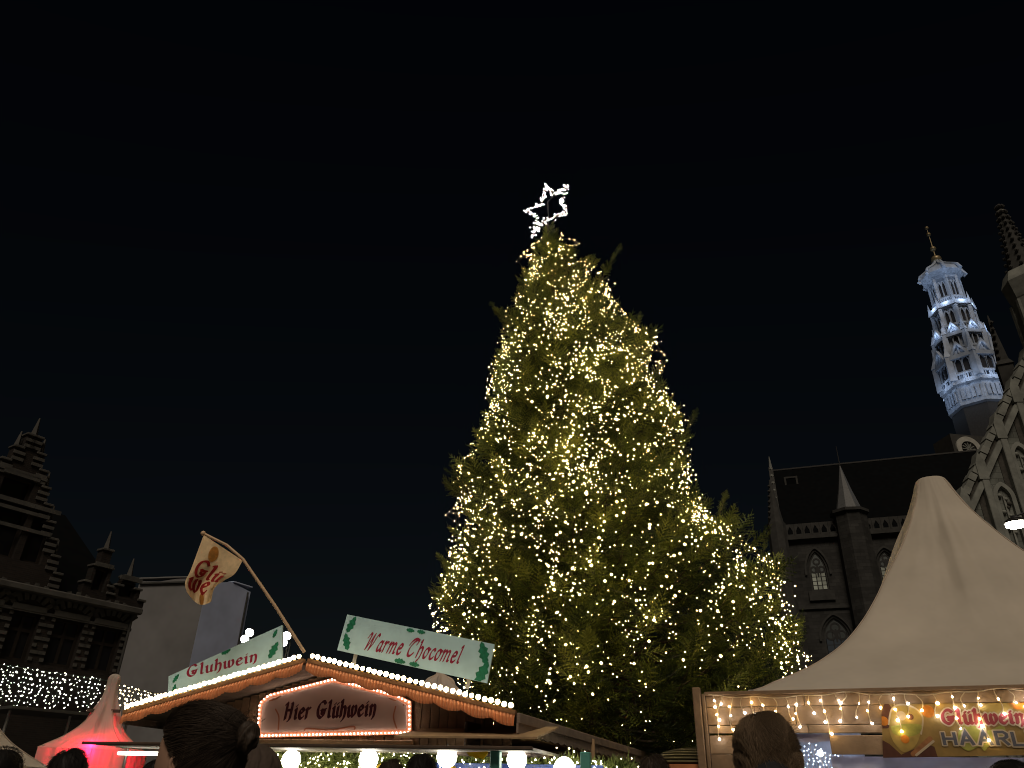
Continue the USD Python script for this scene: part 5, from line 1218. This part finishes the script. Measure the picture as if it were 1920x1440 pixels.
# ------------------------------------------------------------------ people
m_skin = plain('skin', (.36, .22, .155), .5, var=.1, scale=30)
m_eye = plain('eye_white', (.6, .58, .55), .2)
def hair_mat(name, col):
    return usdkit.material(stage, LK + name, {'tc': ('geometry', {}), 'mp': ('mapping', {'scale': (110, 110, 16)}), 'n': ('noise_texture', {'scale': 3.0, 'detail': 4.0}), 'r': ('rgb_ramp', {'ramp': [(.3, tuple(np.array(col) * .5)), (.7, tuple(np.array(col) * 1.6))]}),
        'p': ('principled_bsdf', {'roughness': .62, 'specular_ior_level': .22}), 'b': ('bump', {'strength': .12, 'distance': .002})},
        [('tc.position', 'mp.vector'), ('mp.vector', 'n.vector'), ('n.fac', 'r.fac'), ('r.color', 'p.base_color'), ('n.fac', 'b.height'), ('b.normal', 'p.normal')], surface='p.BSDF')
m_hair = {'dark': hair_mat('dark_hair', (.035, .025, .018)), 'brown': hair_mat('brown_hair', (.13, .09, .055)), 'black': hair_mat('black_hair', (.010, .009, .008))}
m_coat = {k: plain('coat_' + k, c, .85, var=.2, scale=20, bump=.2, bscale=90) for k, c in dict(black=(.012, .012, .014), navy=(.015, .018, .03), brown=(.06, .042, .032), olive=(.035, .035, .022), grey=(.06, .06, .065)).items()}
def hull(a, ra, b, rb, sc=None):
    s = ICO[2].vertices
    return mf.Manifold.hull_points(np.vstack([np.asarray(a) + s * ra, np.asarray(b) + s * rb]))
def to_tm(m):
    q = m.to_mesh(); return trimesh.Trimesh(q.vert_properties[:, :3], q.tri_verts, process=True)
def head_mesh():
    v = trimesh.creation.icosphere(5).vertices.copy(); v /= (np.abs(v) ** 2.7).sum(1, keepdims=True) ** (1 / 2.7); x, y, z = v.T      # y forward (face), z up
    r = np.ones(len(v))
    w = .074 - .020 * np.clip(-z, 0, 1) ** 1.5 * np.clip(.4 + y, 0, 1); dep = .098 + .002 * y
    p = np.c_[x * w, y * dep - .008 * np.clip(-z, 0, 1) * np.clip(-y, 0, 1) * 6, z * .118]
    g = lambda cx, cy, cz, s: np.exp(-((p[:, 0] - cx) ** 2 + (p[:, 1] - cy) ** 2 + (p[:, 2] - cz) ** 2) / s ** 2)
    p[:, 1] += .024 * g(0, .095, -.028, .016) + .012 * g(0, .095, -.008, .014) + .010 * g(0, .085, -.068, .020) + .012 * g(0, .075, -.108, .022) + .006 * g(0, .09, .025, .05)
    for sx_ in (-1, 1): p[:, 1] -= .010 * g(sx_ * .031, .09, .002, .015)
    return p, trimesh.creation.icosphere(5).faces
HP, HF = head_mesh()
def ear(sx_):
    s = trimesh.creation.torus(.020, .0055, 20, 8); s.apply_scale([1, .75, 1.0]); d = ICO[2].copy(); d.apply_scale([.016, .012, .004]); m = cat([s, d])
    m.apply_transform(trimesh.transformations.euler_matrix(math.pi / 2, 0, math.pi / 2, 'sxyz')); m.apply_scale([1, 1, 1.35]); m.apply_transform(trimesh.transformations.rotation_matrix(sx_ * -.35, [0, 0, 1])); m.apply_translation([sx_ * .076, -.004, -.012]); return m
def person(label, head, yaw, coat, hair, style, scale=1.0, tilt=0.0, hood=None):
    """head = centre of the head; yaw 0 faces away from the camera (+y)."""
    H = head[2] - .115 * scale
    th = Thing('person', label, 'person', (head[0], head[1], 0))
    Rm = trimesh.transformations.euler_matrix(tilt, 0, yaw, 'sxyz'); Rm[:3, 3] = head
    Bm = trimesh.transformations.rotation_matrix(yaw, [0, 0, 1]); Bm[:3, 3] = [head[0], head[1], 0]
    k = (H + .02) / 1.50
    J = lambda x, y, z: np.array([x * k, y * k, z * k])
    # body: coat with the hands in its pockets, legs, shoes, as one surface
    parts = [hull(J(0, -.01, 1.38), .075 * k, J(0, -.01, 1.54), .056 * k)]
    parts += [hull(J(-.15, -.01, 1.36), .070 * k, J(.15, -.01, 1.36), .070 * k), hull(J(-.10, -.01, 1.30), .115 * k, J(-.08, -.01, .98), .115 * k), hull(J(.10, -.01, 1.30), .115 * k, J(.08, -.01, .98), .115 * k), hull(J(0, 0, 1.28), .13 * k, J(0, 0, .92), .14 * k)]
    parts += [hull(J(-.09, 0, .96), .12 * k, J(-.09, 0, .72), .125 * k), hull(J(.09, 0, .96), .12 * k, J(.09, 0, .72), .125 * k)]
    for s in (-1, 1):
        parts += [hull(J(s * .195, -.01, 1.35), .068 * k, J(s * .255, -.04, 1.08), .056 * k), hull(J(s * .255, -.04, 1.08), .055 * k, J(s * .18, .10, .90), .045 * k), hull(J(s * .18, .10, .90), .048 * k, J(s * .13, .11, .86), .045 * k)]
        parts += [hull(J(s * .095, 0, .84), .088 * k, J(s * .10, .005, .48), .060 * k), hull(J(s * .10, .005, .48), .060 * k, J(s * .10, -.01, .10), .044 * k), hull(J(s * .10, -.02, .045), .043 * k, J(s * .115, .15, .035), .034 * k)]
    body = parts[0]
    for p in parts[1:]: body = body + p
    tm = to_tm(body.refine_to_length(.05)); trimesh.smoothing.filter_taubin(tm, iterations=12); tm.apply_transform(Bm)
    b = th.add('body', tm, m_coat[coat], smooth=True)
    hp = HP * scale
    hm = trimesh.Trimesh(hp, HF, process=False); hm = cat([hm, *[e for e in (ear(-1), ear(1))]]) if style != 'hood' else hm
    hm.apply_transform(Rm); th.add('head', hm, m_skin, smooth=True)
    eyes = balls([np.array([s * .031, .083, .003]) * scale for s in (-1, 1)], .0115 * scale, ICO[2]); eyes.apply_transform(Rm); th.add('eyes', eyes, m_eye, kind='stuff')
    # hair: the scalp grown outwards, with locks
    x, y, z = (HP / [.074, .098, .118]).T
    line = {'updo': z > -.25 + .75 * np.clip(y + .15, 0, 1), 'short': (z > -.42 + 1.0 * np.clip(y + .25, 0, 1)) & ~((np.abs(x) > .62) & (z < .12) & (y > -.42)), 'long': z > -.9 + 1.6 * np.clip(y + .2, 0, 1), 'hood': z > -1.2 + 1.9 * np.clip(y - .15, 0, 1)}[style]
    nrm = trimesh.Trimesh(HP, HF, process=False).vertex_normals
    th_ = {'updo': .010, 'short': .012, 'long': .022, 'hood': .030}[style]
    locks = meshkit.fbm(np.c_[np.arctan2(y, x) * 7 + 40, z * 2.5 + 9, np.full(len(x), head[0] * 3 + 50)], 4, 5) - .5
    grow = th_ * (1 + (.9 if style == 'short' else .5) * locks) + (.008 * np.clip(z - .3, 0, 1) * (1 + .8 * np.sin(x * 5 + 1)) if style == 'short' else 0)
    hv = HP + nrm * (grow * np.clip((z + 1.3) / .5, .3, 1))[:, None]
    keep = line[HF].all(1)
    hm2 = trimesh.Trimesh(hv * scale, HF[keep], process=False); hm2.remove_unreferenced_vertices(); 
    inner = trimesh.Trimesh(HP * scale * .99, HF[keep][:, ::-1], process=False); inner.remove_unreferenced_vertices(); hm2 = cat([hm2, inner]); hm2.apply_transform(Rm)
    mat = m_coat[hood] if style == 'hood' else m_hair[hair]
    hp_ = th.add('hood' if style == 'hood' else 'hair', hm2, mat, smooth=True)
    if style == 'updo':
        bn = trimesh.creation.icosphere(4); vv = bn.vertices; rad = 1 + .10 * np.sin(np.arctan2(vv[:, 0], vv[:, 2]) * 3 + vv[:, 1] * 7) + .20 * (meshkit.fbm(vv * 2.5 + 20, 3, 2) - .5)
        bn.vertices = vv * rad[:, None] * [.028, .028, .036] + np.array([0, -.128, .066]); bn.apply_scale(scale); bn.apply_transform(Rm)
        th.add('bun', bn, mat, parent=hp_, smooth=True)
        g = np.random.default_rng(3)
        for i in range(14):
            a = g.uniform(-1, 1); p0 = np.array([.06 * a, -.07, .07 + g.uniform(-.02, .02)]); p1 = p0 + [g.uniform(-.02, .02), -.03, g.uniform(.02, .05)]; p2 = p1 + [g.uniform(-.02, .02), -.02, g.uniform(-.02, .02)]
            s_ = tube(np.array([p0, p1, p2]) * scale, .0007, 3); s_.apply_transform(Rm); th.add('stray_hair', s_, mat, parent=hp_)
    if style != 'hood':
        g = np.random.default_rng(int(abs(head[0]) * 1000) + 11); pool = np.where(line)[0]
        n = 6500 if head[1] < 2.8 else 1500; ids = g.choice(pool, n); curves = []; lift = .003 if style == 'updo' else .009
        for i in ids:
            p = hv[i].copy(); nn = nrm[i]; tgt = np.array([0, -.128, .066]) if style == 'updo' else p + np.array([.05 * math.sin(p[0] * 40 + 1), -.08, -.06 + .05 * (p[2] > .05)])
            L = g.uniform(.035, .06) if style == 'updo' else g.uniform(.03, .055); pts = []; fly = g.uniform(.2, 1) if g.random() < .985 else g.uniform(2, 2.6)
            for t in np.linspace(0, 1, 5):
                d = tgt - p; d -= nn * (d @ nn); d /= np.linalg.norm(d) + 1e-9
                q = p + d * L * t; h = q / [.074, .098, .118]; k2 = (np.abs(h) ** 2.7).sum() ** (1 / 2.7)
                q = q / max(k2, 1e-6) * max(k2, 1 + (th_ + .002) / .09)
                pts.append((q + nn * lift * (math.sin(t * math.pi) * fly if fly < 2 else t * fly)) * scale)
            curves.append(pts)
        C = np.array(curves).reshape(-1, 3) @ Rm[:3, :3].T + Rm[:3, 3] - th.base
        bc = UsdGeom.BasisCurves.Define(stage, numbered(hp_, 'strands')); bc.CreateTypeAttr('linear'); bc.CreateCurveVertexCountsAttr(Vt.IntArray([5] * n))
        bc.CreatePointsAttr(Vt.Vec3fArray.FromNumpy(C.astype(np.float32))); bc.CreateWidthsAttr(Vt.FloatArray.FromNumpy(np.tile(np.array([.0009, .0010, .0009, .0007, .0003], np.float32), n))); bc.SetWidthsInterpolation('vertex')
        tag(bc.GetPrim(), kind='stuff'); UsdShade.MaterialBindingAPI.Apply(bc.GetPrim()).Bind(UsdShade.Material.Get(stage, mat.GetPath()))
    if style in ('short', 'updo'):
        col = to_tm((hull(J(0, -.02, 1.44), .085 * k, J(0, -.02, 1.49), .082 * k)).refine_to_length(.03)); col.apply_transform(Bm); th.add('collar', col, m_coat[coat], smooth=True)
    return th
def raised_collar(th, head, yaw, mat):
    v = ICO[3].vertices * [.066, .045, .085]; m = trimesh.Trimesh(v + [0, -.092, -.055], ICO[3].faces, process=False); m.apply_transform(trimesh.transformations.rotation_matrix(yaw, [0, 0, 1])); m.apply_translation(head); th.add('raised_hood', m, mat, smooth=True)
def hd(px, py, Y): return P(px, py, Y) - [0, 0, .130]              # py = top of the hair
person('woman with a dark hair bun seen from behind below the Hier Gluhwein panel', hd(392, 1323, 2.18), math.radians(72), 'black', 'dark', 'updo', 1.02, .10)
person('person in a brown hood behind the woman with the bun', hd(474, 1406, 2.75), math.radians(25), 'brown', 'brown', 'hood', 1.0, 0, 'brown')
man = person('person with swept brown hair seen from behind in front of the plank stall', hd(1430, 1346, 2.42), math.radians(-12), 'black', 'brown', 'short', 1.0, .08)
raised_collar(man, hd(1430, 1346, 2.42), math.radians(-12), m_coat['black'])
person('dark haired person in front of the red lit tent', hd(136, 1410, 4.1), math.radians(30), 'black', 'black', 'short', 1.0)
person('dark figure cut off by the left edge below the cream tent', hd(8, 1410, 4.0), math.radians(10), 'black', 'black', 'long', 1.0)
person('person with dark hair just left of the woman with the bun', hd(306, 1428, 4.8), math.radians(-20), 'navy', 'black', 'short', 1.0)
person('person in the crowd below the left half of the stall counter', hd(735, 1428, 5.6), math.radians(5), 'grey', 'dark', 'short', 1.0)
person('taller dark head in the crowd just left of the middle globe lamp', hd(793, 1417, 5.2), math.radians(-10), 'black', 'black', 'short', 1.0)
person('person with dark hair between the gluhwein stall and the domed canopy', hd(1226, 1420, 4.6), math.radians(-15), 'navy', 'dark', 'short', 1.0)
person('dark head at the bottom right below the banner', hd(1890, 1431, 4.4), math.radians(15), 'black', 'black', 'short', 1.0)
